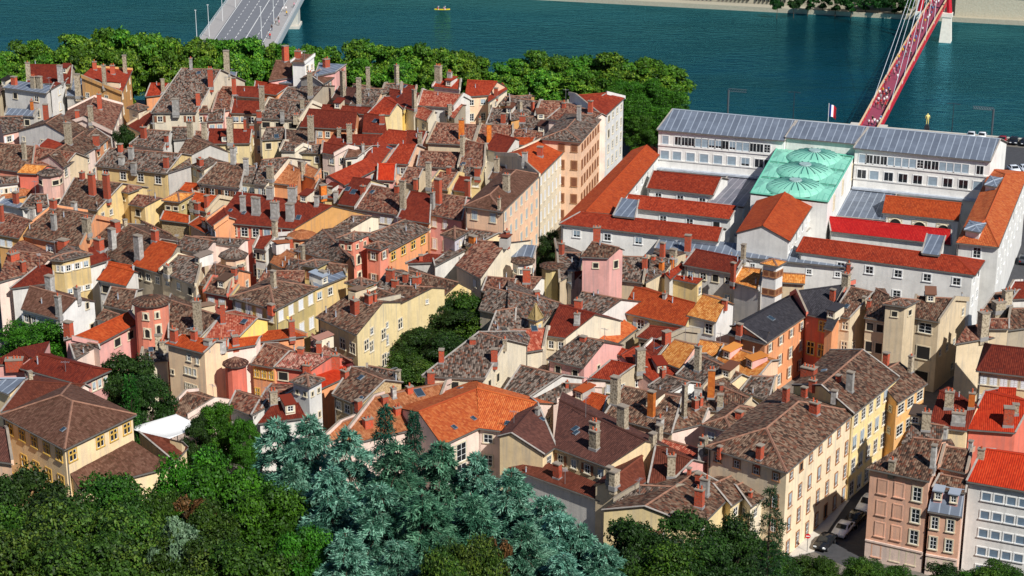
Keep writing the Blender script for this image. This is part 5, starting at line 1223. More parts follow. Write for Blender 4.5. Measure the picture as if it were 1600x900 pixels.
put(mb, 'sidewalk', [plain('bridge_paving', '9C9894', .9, var=.1)], bri)
mb = MB()
mb.abox(xl-.25, xl, yn, yf, rbz-1.6, rbz+.15); mb.abox(xr, xr+.25, yn, yf, rbz-1.6, rbz+.15); mb.abox(xl+1.5, xr-1.5, yn, yf, rbz-2.6, rbz-.75)
put(mb, 'girder', [plain('bridge_concrete', '9AA0A0', .8, var=.12)], bri)
mb = MB()
for k in range(40):
    y = yn+2+k*4.5
    for t in (.2, .4, .8): mb.abox(xl+ww_+(Wd-2*ww_)*t-.09, xl+ww_+(Wd-2*ww_)*t+.09, y, y+(1.6 if t == .2 else 2.6), rbz-.145, rbz-.14)
mb.abox(xl+ww_+(Wd-2*ww_)*.6-.1, xl+ww_+(Wd-2*ww_)*.6+.1, yn, yf, rbz-.145, rbz-.14)
for t in (.02, .98): mb.abox(xl+ww_+(Wd-2*ww_)*t-.08, xl+ww_+(Wd-2*ww_)*t+.08, yn, yf, rbz-.145, rbz-.14)
put(mb, 'lane_lines', [mark], bri)
for x in (xl+.1, xr-.1):
    mb = MB(); mb.tube([(x, yn, rbz+1.05), (x, yf, rbz+1.05)], .05, 5)
    for k in range(72): mb.tube([(x, yn+1+k*2.5, rbz), (x, yn+1+k*2.5, rbz+1.05)], .03, 4, caps=False)
    for zz in (.35, .7): mb.tube([(x, yn, rbz+zz), (x, yf, rbz+zz)], .02, 4)
    put(mb, 'railing', [WHITE], bri)
mb = MB(); mb.abox(xl+2, xr-1.2, 560, 566, -9, rbz-2.6); mb.abox(xl+1.5, xr-.8, 559, 567, -9, -4.2); put(mb, 'pier', [sun_conc], bri)
for i, (px, py, hh) in enumerate(((348, 33, 34), (327, 57, 34), (368, 12, 20), (428, 35, 36), (444, 12, 30), (409, 60, 36), (308, 66, 14))):
    p = at(px, py, rbz); H = 8.5
    lp = thing('street_lamp', f'slim white lamp post on the {"left" if px < 380 else "right"} side of the road bridge', 'street lamp', p, group='lamp posts on the road bridge')
    mb = MB(); mb.tube([p, p+Z*H], [.09, .06], 7); put(mb, 'pole', [WHITE], lp)
    mb = MB(); s_ = 1 if px < 380 else -1; mb.box(p+Z*(H-.02), (1, 0, 0), (0, 1, 0), Z, .5, .22, .12); put(mb, 'lamp_head', [WHITE], lp)

# ------------------------------------------------------------------ red footbridge
e0, e1 = at(1359, 200, 1.6), at(1462, 12, 4.2); ud = flat(e1-e0); LB = ud.length; ud.normalize(); us = Vector((ud.y, -ud.x, 0))
def FBp(s, t, z=0):     # along, across
    return flat(e0)+ud*s+us*t+Z*(1.6+(4.2-1.6)*math.sin(min(1, max(0, s/LB))*PI/2)+z)
fbr = thing('footbridge', 'red pedestrian bridge with cream handrails and white stay cables over the river', 'bridge', (e0.x, e0.y, -5))
fbr.location = ((e0.x+e1.x)/2, (e0.y+e1.y)/2, -5)
NS = 26; SS = [-9+(LB+45)*k/NS for k in range(NS+1)]; hw = 2.0
mb = MB()
for s0_, s1_ in zip(SS, SS[1:]): mb.hexa([FBp(s0_, -hw, -.3), FBp(s1_, -hw, -.3), FBp(s1_, hw, -.3), FBp(s0_, hw, -.3)], [FBp(s0_, -hw), FBp(s1_, -hw), FBp(s1_, hw), FBp(s0_, hw)])
put(mb, 'deck', [DECK], fbr)
for sg in (-1, 1):
    mb = MB()
    for s0_, s1_ in zip(SS, SS[1:]):
        x0, x1 = sg*hw, sg*(hw+.3)
        mb.hexa([FBp(s0_, x0, -1.0), FBp(s1_, x0, -1.0), FBp(s1_, x1, -1.0), FBp(s0_, x1, -1.0)], [FBp(s0_, x0, .12), FBp(s1_, x0, .12), FBp(s1_, x1, .12), FBp(s0_, x1, .12)])
    put(mb, 'edge_beam', [RED], fbr)
    mb = MB()
    for s0_, s1_ in zip(SS, SS[1:]):
        x0, x1 = sg*(hw-.08), sg*(hw+.34)
        mb.hexa([FBp(s0_, x0, 1.05), FBp(s1_, x0, 1.05), FBp(s1_, x1, 1.05), FBp(s0_, x1, 1.05)], [FBp(s0_, x0, 1.17), FBp(s1_, x0, 1.17), FBp(s1_, x1, 1.17), FBp(s0_, x1, 1.17)])
    hr = put(mb, 'handrail', [CREAM], fbr)
    mb = MB()
    for k in range(56):
        s = -8+k*(LB+40)/56; mb.tube([FBp(s, sg*(hw+.12), .1), FBp(s, sg*(hw+.12), 1.05)], .03, 4, caps=False)
    put(mb, 'baluster', [CREAM], hr)
LP = LB-2; pz = 34
mb = MB()
for sg in (-1, 1): mb.tube([FBp(LP, sg*4.2, -1.2), onz(FBp(LP, sg*.8), pz)], [.75, .45], 8)
mb.tube([FBp(LP, -4.2, 1.2), FBp(LP, 4.2, 1.2)] if False else [FBp(LP, -4.4, -1.4), FBp(LP, 4.4, -1.4)], .5, 8); put(mb, 'pylon', [RED], fbr)
mb = MB(); pc = FBp(LP, 0); pc.z = 0
for sg in (-1, 1):
    q = FBp(LP, sg*3.6); q.z = -9
    mb.hexa([q+ud*a_*2.2+us*b_*1.9 for a_, b_ in ((-1, -1), (1, -1), (1, 1), (-1, 1))], [q+Z*11.2+ud*a_*1.1+us*b_*1.2 for a_, b_ in ((-1, -1), (1, -1), (1, 1), (-1, 1))])
    q2 = q+Z*11.2; mb.hexa([q2+ud*a_*1.3+us*b_*1.5 for a_, b_ in ((-1, -1), (1, -1), (1, 1), (-1, 1))], [q2+Z*1.2+ud*a_*1.3+us*b_*1.5 for a_, b_ in ((-1, -1), (1, -1), (1, 1), (-1, 1))])
put(mb, 'pier', [plain('white_stone', 'E0DACA', .8, var=.1)], fbr)
mb = MB()
for f in (.12, .30, .48, .66, .82):
    for sg in (-1, 1): mb.tube([FBp(LB*f, sg*(hw+.15), .1), onz(FBp(LP, sg*.7), pz-1-f*6)], .06, 5)
put(mb, 'stay_cable', [plain('cable_white', 'C9CDD0', .4)], fbr)
for sg in (-1, 1):
    q = FBp(-2.5, sg*(hw+1.2)); q.z = 0
    pst = thing('bridge_plinth', f'pale stone plinth at the {"right" if sg > 0 else "left"} side of the near end of the red footbridge', 'plinth', q)
    mb = MB(); mb.box(q, us, ud, Z, 1.5, 3, 2.6); mb.box(q+Z*2.6, us, ud, Z, 1.8, 3.3, .25); put(mb, 'block', [sun_conc], pst)
# ------------------------------------------------------------------ people
def skin_mesh(name, joints, bones, radii):
    me = bpy.data.meshes.new(name); me.from_pydata(joints, bones, [])
    ob = bpy.data.objects.new(name, me); COL.objects.link(ob)
    md = ob.modifiers.new('s', 'SKIN'); md.use_smooth_shade = True
    for v, r in zip(me.skin_vertices[0].data, radii): v.radius = (r, r)
    me.skin_vertices[0].data[0].use_root = True
    ob.modifiers.new('u', 'SUBSURF').levels = 1
    dg = bpy.context.evaluated_depsgraph_get(); ev = ob.evaluated_get(dg); m2 = bpy.data.meshes.new_from_object(ev)
    bpy.data.objects.remove(ob); bpy.data.meshes.remove(me); m2.name = name
    return m2
def person_mesh(pose):
    s = {'walk': (.28, -.22, .15, -.15), 'stand': (.05, -.05, .03, .02), 'stride': (.36, -.34, .28, -.26)}[pose]
    J = [(0, 0, .95), (0, 0, 1.15), (0, 0, 1.38), (0, 0, 1.50), (0, .02, 1.60), (0, .02, 1.72),
         (-.19, 0, 1.40), (-.25, s[2], 1.14), (-.26, s[2]*1.9+.05, .90), (.19, 0, 1.40), (.25, s[3], 1.14), (.26, s[3]*1.9+.05, .90),
         (-.09, 0, .90), (-.10, s[0]*.6+.02, .50), (-.10, s[0], .08), (-.10, s[0]+.15, .04), (.09, 0, .90), (.10, s[1]*.6+.02, .50), (.10, s[1], .08), (.10, s[1]+.15, .04)]
    B = [(0, 1), (1, 2), (2, 3), (3, 4), (4, 5), (2, 6), (6, 7), (7, 8), (2, 9), (9, 10), (10, 11), (0, 12), (12, 13), (13, 14), (14, 15), (0, 16), (16, 17), (17, 18), (18, 19)]
    Rr = [.15, .145, .16, .065, .09, .085, .075, .05, .04, .075, .05, .04, .095, .065, .045, .04, .095, .065, .045, .04]
    me = skin_mesh('person', J, B, Rr)
    for i in range(4): me.materials.append(None)
    for p in me.polygons:
        c = p.center; 
        if c.z > 1.62 and c.y < .06 or c.z > 1.70: k = 3
        elif c.z > 1.47: k = 2
        elif c.z > .93 and abs(c.x) < .235 or c.z > 1.18: k = 0
        elif abs(c.x) > .2: k = 2
        else: k = 1
        p.material_index = k
    return me
PM = {k: person_mesh(k) for k in ('walk', 'stand', 'stride')}
SHIRT = {'white': 'E8E6E2', 'black': '17171A', 'red': 'C0202A', 'blue': '3C6CA8', 'yellow': 'E0B020', 'grey': '8A8C90', 'pink': 'D890A0'}
TROU = ['1C2030', '2A3A58', '6A5A48', '121214', '8C8478']; SKIN = plain('skin', 'C99A7C', .6); HAIR = [plain('dark_hair', '1E1612', .7), plain('brown_hair', '4A3220', .7), plain('fair_hair', '9A7A4A', .7)]
def person(p, rz, rnd, where, group, col=None):
    c = col or rnd.choice(['white', 'white', 'white', 'black', 'black', 'red', 'blue', 'grey', 'pink', 'yellow'])
    pose = rnd.choice(['walk', 'stand', 'stride'])
    o = thing('person', f'person in a {c} top {"standing" if pose == "stand" else "walking"} on {where}', 'person', p, group=group, data=PM[pose]); o.rotation_euler = (0, 0, rz)
    o.scale = (rnd.uniform(.95, 1.05),)*3
    for i, m in enumerate((plain('shirt_'+c, SHIRT[c], .85), plain('trousers_'+str(k := rnd.randrange(5)), TROU[k], .85), SKIN, rnd.choice(HAIR))):
        o.material_slots[i].link = 'OBJECT'; o.material_slots[i].material = m
    return o
rnd = random.Random(5)
spots = [(1362, 196), (1366, 193), (1370, 195), (1357, 195), (1374, 192), (1363, 190), (1376, 188), (1371, 167), (1376, 163), (1381, 160), (1385, 158), (1372, 160), (1376, 155), (1381, 152), (1385, 163), (1390, 148), (1374, 148), (1379, 145), (1384, 147), (1388, 143), (1378, 170), (1383, 167), (1368, 165), (1386, 152),
 (1383, 130), (1389, 125), (1402, 123), (1396, 113), (1401, 108), (1406, 110), (1404, 103), (1397, 117), (1404, 93), (1413, 90), (1415, 86), (1407, 82), (1412, 78), (1421, 77), (1423, 88), (1420, 72), (1422, 66), (1428, 68), (1431, 62), (1419, 60), (1434, 52), (1441, 49), (1432, 40), (1445, 36), (1449, 31), (1452, 28), (1440, 27), (1455, 24), (1449, 20), (1457, 16), (1460, 12), (1462, 8), (1466, 6), (1459, 5), (1455, 12)]
for (px, py) in spots:
    z = 3.0
    for _ in range(4):
        q = at(px, py+2, z); s = (flat(q)-flat(e0)).dot(ud); t = max(-1.7, min(1.7, (flat(q)-flat(e0)).dot(us))); z = FBp(s, t).z
    q = FBp(s, t); person(q, rnd.choice([0, PI])+math.atan2(ud.y, ud.x)-PI/2+rnd.uniform(-.4, .4), rnd, 'the red footbridge', 'people crossing the red footbridge')
for (px, py) in ((442, 17), (447, 16), (448, 23), (430, 36), (435, 33), (436, 38), (421, 46), (417, 57), (422, 59), (460, 10)):
    q = at(px, py+2, rbz+.0); q.x = min(xr-.6, max(xr-ww_+.4, q.x)); person(q, rnd.uniform(0, 6), rnd, 'the right pavement of the road bridge', 'people on the road bridge')

# ------------------------------------------------------------------ kayak
kp = at(691, 15, -4.8); ky = thing('kayak', 'yellow kayak with paddlers out on the river', 'kayak', (kp.x, kp.y, -5))
mb = MB(); NN = 12
ring = []
for k in range(NN+1):
    t = k/NN*2-1; w_ = .42*(1-abs(t)**2.4)+.02; ring.append([(t*2.4, -w_, .28+.12*t*t), (t*2.4, -w_*.6, .02+.15*t*t), (t*2.4, w_*.6, .02+.15*t*t), (t*2.4, w_, .28+.12*t*t), (t*2.4, 0, .40+.1*t*t)])
for r0, r1 in zip(ring, ring[1:]):
    for j in range(5): mb.poly([r0[j], r0[(j+1) % 5], r1[(j+1) % 5], r1[j]])
mb.poly(ring[0]); mb.poly(ring[-1])
o = bpy.data.objects.new('hull', mb.mesh('hull', [plain('yellow_plastic', 'E8C81E', .4)], (0, 0, 0))); COL.objects.link(o); o.parent = ky
def sitter():
    J = [(0, 0, .28), (0, 0, .5), (0, 0, .72), (0, 0, .84), (.01, 0, .94), (.02, 0, 1.05), (0, -.19, .74), (.14, -.3, .52), (.36, -.24, .5), (0, .19, .74), (.14, .3, .52), (.36, .24, .62), (.35, -.1, .36), (.7, -.09, .2), (.35, .1, .36), (.7, .09, .2)]
    B = [(0, 1), (1, 2), (2, 3), (3, 4), (4, 5), (2, 6), (6, 7), (7, 8), (2, 9), (9, 10), (10, 11), (0, 12), (12, 13), (0, 14), (14, 15)]
    me = skin_mesh('paddler', J, B, [.15, .14, .15, .06, .09, .08, .07, .05, .04, .07, .05, .04, .085, .06, .085, .06])
    for i in range(3): me.materials.append(None)
    for p in me.polygons: p.material_index = 2 if p.center.z > 1.0 else 1 if p.center.z > .82 else 0
    return me
sm_ = sitter()
for i, (dx, c) in enumerate(((-1.5, 'red'), (.5, 'pink'))):
    q = Vector((kp.x+dx, kp.y, -4.85)); o = thing('person', f'paddler in a {c} top seated in the {"rear" if dx < 0 else "front"} of the yellow kayak', 'person', q, data=sm_)
    for j, m in enumerate((plain('shirt_'+c, SHIRT[c], .85), SKIN, HAIR[0])): o.material_slots[j].link = 'OBJECT'; o.material_slots[j].material = m
    pd = thing('paddle', f'double paddle held by the paddler in the {c} top', 'paddle', q+Vector((.38, 0, .56)))
    mb = MB(); c0 = Vector(pd.location); mb.tube([c0+Vector((0, -1, -.25)), c0+Vector((0, 1, .3))], .03, 5)
    for sg in (-1, 1): mb.box(c0+Vector((0, sg*1.05, sg*.28)), (1, 0, 0), (0, 1, .28), Z, .16, .4, .04)
    put(mb, 'shaft', [plain('paddle_white', 'E6E6E6', .5)], pd)

# ------------------------------------------------------------------ cars
def car_meshes():
    prof = [(-2.1, .35), (-2.12, .75), (-2.0, .95), (-1.55, 1.0), (-1.0, 1.42), (.35, 1.46), (1.05, 1.0), (1.9, .86), (2.08, .65), (2.1, .35)]
    mb = MB(); hw_ = .88
    def ring_(s): return [Vector((x, s*(hw_ if z < 1.02 else hw_-.16), z)) for x, z in prof]
    L_, R_ = ring_(-1), ring_(1)
    for i in range(len(prof)-1): mb.poly([L_[i], L_[i+1], R_[i+1], R_[i]])
    mb.poly([L_[0], R_[0], R_[-1], L_[-1]]); mb.poly(L_[::-1]); mb.poly(R_)
    body = mb.mesh('body', [None])
    bm = bmesh.new(); bm.from_mesh(body); bmesh.ops.bevel(bm, geom=[e for e in bm.edges], offset=.05, segments=2, affect='EDGES'); bm.to_mesh(body); bm.free()
    body.polygons.foreach_set('use_smooth', [True]*len(body.polygons))
    gm = MB()
    gm.poly([(-1.5, -.66, 1.06), (-1.5, .66, 1.06), (-1.06, .62, 1.41), (-1.06, -.62, 1.41)]); gm.poly([(.42, -.62, 1.45), (.42, .62, 1.45), (1.0, .68, 1.06), (1.0, -.68, 1.06)])
    gm.v = [(x*1.012+(.0), y, z+.03) for x, y, z in gm.v]
    for s in (-1, 1):
        gm.poly([(-1.35, s*.885, 1.04), (-.35, s*.885, 1.04), (-.35, s*.755, 1.38), (-.98, s*.755, 1.38)]); gm.poly([(-.27, s*.885, 1.04), (.85, s*.885, 1.04), (.36, s*.755, 1.38), (-.27, s*.755, 1.38)])
    glass = gm.mesh('car_window', [plain('car_glass', (.015, .018, .02), .05)])
    wm = MB(); wm.tube([(0, -.1, 0), (0, .1, 0)], .32, 16, 0); wm.tube([(0, -.11, 0), (0, .11, 0)], .19, 12, 1)
    wheel = wm.mesh('wheel', [plain('tyre', (.012, .012, .012), .9), plain('rim', 'A8A8AC', .3, .8)])
    hl = MB(); hl.abox(-.05, .06, -.2, .2, -.08, .08); head = hl.mesh('headlight', [plain('lamp_glass', 'E8ECEC', .1)])
    tl = MB(); tl.abox(-.06, .05, -.15, .15, -.1, .1); tail = tl.mesh('tail_light', [plain('tail_red', '8A0A10', .2)])
    return body, glass, wheel, head, tail
CARM = car_meshes()
def car(p, dirv, col, label, group=None, sc=(1, 1, 1)):
    root = thing('car', label, 'car', p, group=group); root.rotation_euler = (0, 0, math.atan2(dirv[1], dirv[0])); root.scale = sc
    def ch(name, me, loc):
        o = bpy.data.objects.new(name, me); COL.objects.link(o); o.parent = root; o.location = loc; return o
    b_ = ch('body', CARM[0], (0, 0, 0)); b_.material_slots[0].link = 'OBJECT'; b_.material_slots[0].material = plain('car_paint_'+col, col, .22, spec=.6)
    ch('car_window', CARM[1], (0, 0, 0))
    for x in (-1.3, 1.3):
        for y in (-.8, .8): ch('wheel', CARM[2], (x, y, .32))
    for y in (-.6, .6): ch('headlight', CARM[3], (2.02, y, .68)); ch('tail_light', CARM[4], (-2.07, y, .78))
sd_ = (at(1290, 850, 0)-at(1345, 790, 0)); sd_ = flat(sd_).normalized()
car(at(1289, 853, .01), sd_, '1A1C20', 'black car parked nearest on the shaded street', 'cars on the shaded street')
car(at(1317, 833, .01), sd_, 'E4E8EC', 'white hatchback parked between two dark cars on the shaded street', 'cars on the shaded street')
car(at(1335, 817, .01), sd_, '202228', 'dark car parked behind the white hatchback on the shaded street', 'cars on the shaded street')
car(at(1356, 797, .01), sd_, 'D8DEE6', 'white van standing half hidden by the orange corner house', 'cars on the shaded street', (1.15, 1.1, 1.35))
for px, py, c, l in ((1566, 223, '8E1A22', 'dark red car parked by the quay parapet'), (1584, 224, '1B1D22', 'black car parked beside the dark red one at the quay'), (1602, 226, '22252B', 'dark car cut by the picture edge at the quay parapet'), (1517, 216, 'D6DADC', 'pale car roof showing behind the courthouse roof at the quay'), (1534, 217, 'EDEFEF', 'white car roof behind the right end of the courthouse roof')):
    car(at(px, py, .01), -nb, c, l, 'cars parked along the quay')
car(at(1584, 269, .01), -nb*.9+dd*.4, 'E6EAEE', 'white car parked in front of the orange roofed courthouse wing', 'cars beside the courthouse')
car(at(1601, 268, .01), -nb*.9+dd*.4, 'DDE3EA', 'second white car at the picture edge beside the courthouse', 'cars beside the courthouse')
car(at(1600, 410, .01), nb, '3A4048', 'dark car on the side street at the right edge', None)
# no entry sign
q = at(1261, 862, .13); q2 = q+Z*2.2; sg_ = thing('road_sign', 'round red no entry sign at the corner of the tan street block', 'road sign', q)
mb = MB(); mb.tube([q, q+Z*2.55], .04, 6); put(mb, 'post', [plain('grey_post', '8A8C8E', .4, .6)], sg_)
n = (flat(EYE)-flat(q)).normalized(); mb = MB(); mb.tube([q2+n*.05, q2+n*.08], .33, 20, 0); mb.box(q2+n*.08-Z*.06, Vector((-n.y, n.x, 0)), n, Z, .46, .02, .12, 1)
put(mb, 'disc', [plain('sign_red', 'C81020', .5), plain('sign_white', 'EEEEEE', .5)], sg_)

# quay lamps, gantries and a generic pale statue
for (px, py, top) in ((1239, 189, 145), (1487, 208, 163)):
    p = at(px, py, 0); H = (py-top)/(px_scale(p)*.96)
    lp = thing('street_lamp', f'tall thin double armed lamp on the quay {"left" if px < 1300 else "right"} of the red footbridge', 'street lamp', p)
    mb = MB(); mb.tube([p, p+Z*H], [.10, .06], 6); put(mb, 'pole', [IRON], lp)
    mb = MB(); mb.tube([p+Z*H-dd*1.0, p+Z*(H+.1), p+Z*H+dd*1.0], .05, 5)
    for s in (-1, 1): mb.box(p+Z*(H-.06)+dd*s*1.1, dd, nb, Z, .7, .25, .1)
    put(mb, 'lamp_head', [IRON], lp)
for (px, py, top, s, ln) in ((1137, 180, 141, 1, 27), (1549, 214, 171, -1, 30)):
    p = at(px, py, 0); sc_ = px_scale(p); H = (py-top)/(sc_*.96); L_ = ln/sc_/.95
    gt = thing('sign_gantry', f'grey lattice arm gantry on the quay {"left" if s > 0 else "right"} of the red footbridge', 'gantry', p)
    mb = MB(); mb.tube([p, p+Z*H], .22, 8); put(mb, 'post', [plain('gantry_grey', '5E6468', .5, .4)], gt)
    mb = MB()
    for dz in (-.3, .3): mb.tube([p+Z*(H+dz), p+Z*(H+dz)+dd*s*L_], .07, 5)
    for k in range(8):
        a_ = p+Z*(H-.3)+dd*s*L_*k/8; b_ = p+Z*(H+.3)+dd*s*L_*(k+1)/8; mb.tube([a_, b_], .05, 4)
    put(mb, 'arm', [plain('gantry_grey', '5E6468', .5, .4)], gt)
q = at(1448, 205, 0); stt = thing('statue', 'pale gilded standing figure statue on a dark pedestal at the quay', 'statue', q)
mb = MB(); mb.box(q, dd, nb, Z, 1.1, 1.1, 1.0); mb.box(q+Z*1.0, dd, nb, Z, .8, .8, .5); put(mb, 'pedestal', [IRON], stt)
o = bpy.data.objects.new('figure', PM['stand'].copy()); COL.objects.link(o); o.parent = stt; o.location = (0, 0, 1.5); o.scale = (1.9, 1.7, 1.55)
for i in range(4): o.data.materials[i] = plain('pale_gilt', 'DCCB7A', .5)
# shade sail
S = [at(200, 669, 7.0), at(275, 647, 8.2), at(314, 665, 7.0), at(261, 687, 6.6)]; cS = sum(S, Vector((0, 0, 0)))/4
sail = thing('shade_sail', 'white four cornered shade sail stretched beside the yellow villa', 'shade sail', (cS.x, cS.y, 0))
mb = MB(); N = 8
def sp_(u, v):
    p = S[0]*(1-u)*(1-v)+S[1]*u*(1-v)+S[2]*u*v+S[3]*(1-u)*v; return p-Z*(.7*16*u*(1-u)*v*(1-v))
for i in range(N):
    for j in range(N): mb.poly([sp_(i/N, j/N), sp_((i+1)/N, j/N), sp_((i+1)/N, (j+1)/N), sp_(i/N, (j+1)/N)])
o = put(mb, 'canopy', [plain('white_canvas', 'D2D2D0', .8)], sail, smooth=True); sm = o.modifiers.new('t', 'SOLIDIFY'); sm.thickness = .03
for p in S:
    mb = MB(); mb.tube([onz(p, -1), p], .06, 6); put(mb, 'mast', [WHITE], sail)
TREE = BVHTree.FromPolygons(BV, BF, all_triangles=False)
do_windows()
for (rec, c, n, w, h, st) in GRIDS:
    if in_frame(c) and seen(c+n*.3): add_window(rec, c, n, w, h, st)
def wpx(t, x, y, wp, hp, st):
    X, Y = conv(t, x, y); hit = cast(X, Y)
    if not hit or hit[2][1] != 'w': return
    p, nr, (rec, part) = hit
    if rec.get('root') is None: return
    n = flat(nr)
    if n.dot(flat(EYE)-flat(p)) < 0: n = -n
    n.normalize(); sc = px_scale(p)*(4 if t != 'F' else 1); add_window(rec, p+n*.02, n, wp/sc, hp/sc, st)
for q in PW.split():
    t, r = q.split('|')
    for it in r.split(';'):
        x, y, wp, hp, st = it.split(','); wpx(t, float(x), float(y), float(wp), float(hp), st)

for t, s in CDATA.items():
    for q in s.split():
        x, y, hh, ww, k = q.split(','); X, Y = conv(t, float(x), float(y)); chimney(X, Y, float(hh)/4, float(ww)/4, k)
for t, s in SDATA.items():
    for q in s.split():
        x, y, ww = q.split(','); skylight(*conv(t, float(x), float(y)), float(ww)/4)
for q in DDATA.split():
    t, r = q.split('|'); x, y, ww, wl = r.split(','); dormer(*conv(t, float(x), float(y)), float(ww)/4, wl)
rc = random.Random(21)
def rand_roof_point(rec):
    me = rec['roof'].data; o = worg(rec['roof']); ps = [p for p in me.polygons if p.material_index == 0 and p.normal.z > .3 and p.area > .4]
    if not ps: return None
    p = rc.choice(ps); c = p.center+o
    return c if in_frame(c, 0) and seen(c+Z*.4) else None
for rec in HOUSES:
    if rec['root'] is court or any(q in rec['label'] for q in ('annex', 'mansard', 'roof strip', 'orange roof', 'apartment', 'street block', 'villa')) or rec['kind'] == 'stair_tower': continue
    big = len(rec.get('ch', ())) 
    if rc.random() < .30:
        c = rand_roof_point(rec)
        if c: antenna(rec, c, rc)
    for _ in range(rc.choice([0, 0, 1, 2])):
        c = rand_roof_point(rec)
        if c:
            mb = MB(); H = rc.uniform(.5, 1.1); mb.tube([c-Z*.3, c+Z*H], .09, 6); mb.tube([c+Z*H, c+Z*(H+.16)], [.17, .08], 6, 1); put(mb, 'roof_vent', [ZINC, CAP], rec['roof'])
    if rc.random() < .12:
        c = rand_roof_point(rec)
        if c: x, yy, zc = project(c); skylight(x, yy, rc.uniform(.8, 1.2)*px_scale(c))
    if rc.random() < .17:
        c = rand_roof_point(rec)
        if c: x, yy, zc = project(c); dormer(x, yy, 1.9*px_scale(c), rc.choice(['cream', 'white', 'grey', 'beige']))
    if rc.random() < .22:
        c = rand_roof_point(rec)
        if c: x, yy, zc = project(c); sc = px_scale(c); chimney(x, yy, rc.uniform(1.1, 2.6)*sc, rc.uniform(.6, 1.5)*sc, rc.choice('bbsswo'))
print('houses', len(HOUSES), 'windows', NWIN)

# ------------------------------------------------------------------ trees
def np_mesh(name, V, nq, mats, mi):
    me = bpy.data.meshes.new(name); n = len(V)
    me.vertices.add(n); me.vertices.foreach_set('co', V.astype(np.float32).ravel())
    me.loops.add(n); me.loops.foreach_set('vertex_index', np.arange(n, dtype=np.int32))
    me.polygons.add(n//nq); me.polygons.foreach_set('loop_start', np.arange(0, n, nq, dtype=np.int32)); me.polygons.foreach_set('loop_total', np.full(n//nq, nq, np.int32))
    me.polygons.foreach_set('material_index', mi.astype(np.int32))
    for m in mats: me.materials.append(m)
    me.update(); me.validate()
    return me
def leaf_mat(name, hexc, trans=.25, rough=.55):
    if name in MATS: return MATS[name]
    n = NT(name); c = lin(hexc); oi = n.n('ShaderNodeObjectInfo'); tc = n.n('ShaderNodeTexCoord')
    no = n.n('ShaderNodeTexNoise', {'Vector': tc.outputs['Object'], 'Scale': .6, 'Detail': 3.0})
    r = n.ramp(no.outputs[0], [(.3, tuple(v*.7 for v in c)), (.7, tuple(v*1.25 for v in c))])
    rv = n.n('ShaderNodeMapRange', {0: oi.outputs['Random'], 3: .8, 4: 1.2}); hv = n.n('ShaderNodeMapRange', {0: oi.outputs['Random'], 3: .485, 4: .515})
    hs = n.n('ShaderNodeHueSaturation', {'Hue': hv.outputs[0], 'Value': rv.outputs[0], 'Color': r})
    n.link(hs, n.b.inputs['Base Color']); n.b.inputs['Roughness'].default_value = rough; n.b.inputs['Specular IOR Level'].default_value = .25
    tr = n.n('ShaderNodeBsdfTranslucent'); n.link(hs, tr.inputs[0]); mx = n.n('ShaderNodeMixShader', {0: trans})
    n.link(n.b, mx.inputs[1]); n.link(tr, mx.inputs[2]); out = n.t.nodes['Material Output']; n.link(mx, out.inputs[0])
    MATS[name] = n.m
    return n.m
def unit(a): return a/np.maximum(1e-6, np.linalg.norm(a, axis=1, keepdims=True))
def leaves(C, N, size, aspect, rng):
    n = len(C); r = unit(rng.normal(size=(n, 3))); nn = unit(N+.8*r); t = unit(np.cross(nn, unit(rng.normal(size=(n, 3))))); b = np.cross(nn, t)
    s = size*rng.uniform(.6, 1.3, (n, 1)); t, b = t*s*aspect, b*s
    return np.stack([C-t*.9, C-b*.55+t*.1, C+t, C+b*.55-t*.1], 1).reshape(-1, 3)
def crown_broad(name, seed, H, Rr, z0, nb_, nleaf, size, mats, squash=.8, gap=.25):
    """crown of many separate boughs; returns leaf mesh, list of bough centres"""
    rng = np.random.default_rng(seed); cs, rs = [], []
    while len(cs) < nb_:
        p = rng.uniform(-1, 1, 3); d = np.linalg.norm(p)
        if d > 1 or d < .35: continue
        c = np.array([p[0]*Rr*.86, p[1]*Rr*.86, z0+(H-z0)*(.5+p[2]*.45)]); 
        cs.append(c); rs.append(Rr*rng.uniform(.14, .33))
    cs, rs = np.array(cs), np.array(rs); w = rs**2/np.sum(rs**2); idx = rng.choice(nb_, nleaf, p=w)
    d = unit(rng.normal(size=(nleaf, 3))); d[:, 2] = np.where(d[:, 2] < -.3, -d[:, 2]*.6, d[:, 2]); d = unit(d)
    lump = 1+.22*np.sin(d[:, 0]*6+idx)*np.cos(d[:, 1]*7+idx*2)+.14*np.sin(d[:, 2]*11+idx*1.7)
    rad = rs[idx]*lump*np.where(rng.random(nleaf) < .78, rng.uniform(.86, 1.1, nleaf), rng.uniform(.3, 1.0, nleaf))
    C = cs[idx]+d*rad[:, None]*np.array([1, 1, squash])
    V = leaves(C, d*.9+np.array([0, 0, .35]), size, 1.0, rng)
    tone = (idx*7 % 5)/5+rng.normal(0, .22, nleaf); mi = np.clip((tone*len(mats)).astype(int), 0, len(mats)-1)
    return np_mesh(name, V, 4, mats, mi), cs
BARK = plain('bark', '4A3C2E', .95, var=.35); BARKP = plain('plane_bark', '8A7F68', .9, var=.3)
def trunk_mesh(name, H, r, targets, bark, rng):
    mb = MB(); top = H*.55
    mb.tube([(0, 0, -1.5), (0, 0, 0), (.1, .05, top*.5), (0, .1, top)], [r*1.3, r*1.1, r*.85, r*.6], 8)
    for t in targets:
        st = Vector((0, .05, top*rng.uniform(.6, 1.0))); t = Vector(t); m = (st+t)/2+Vector((0, 0, -.2)); mb.tube([st, m, t], [r*.45, r*.3, r*.1], 6)
    return mb.mesh(name, [bark])
def lm(*h): return [leaf_mat('leaf_'+x, x) for x in h]
PLANE = lm('44701A', '5A8620', '7A9C2C', '32561A')
KIND = {}
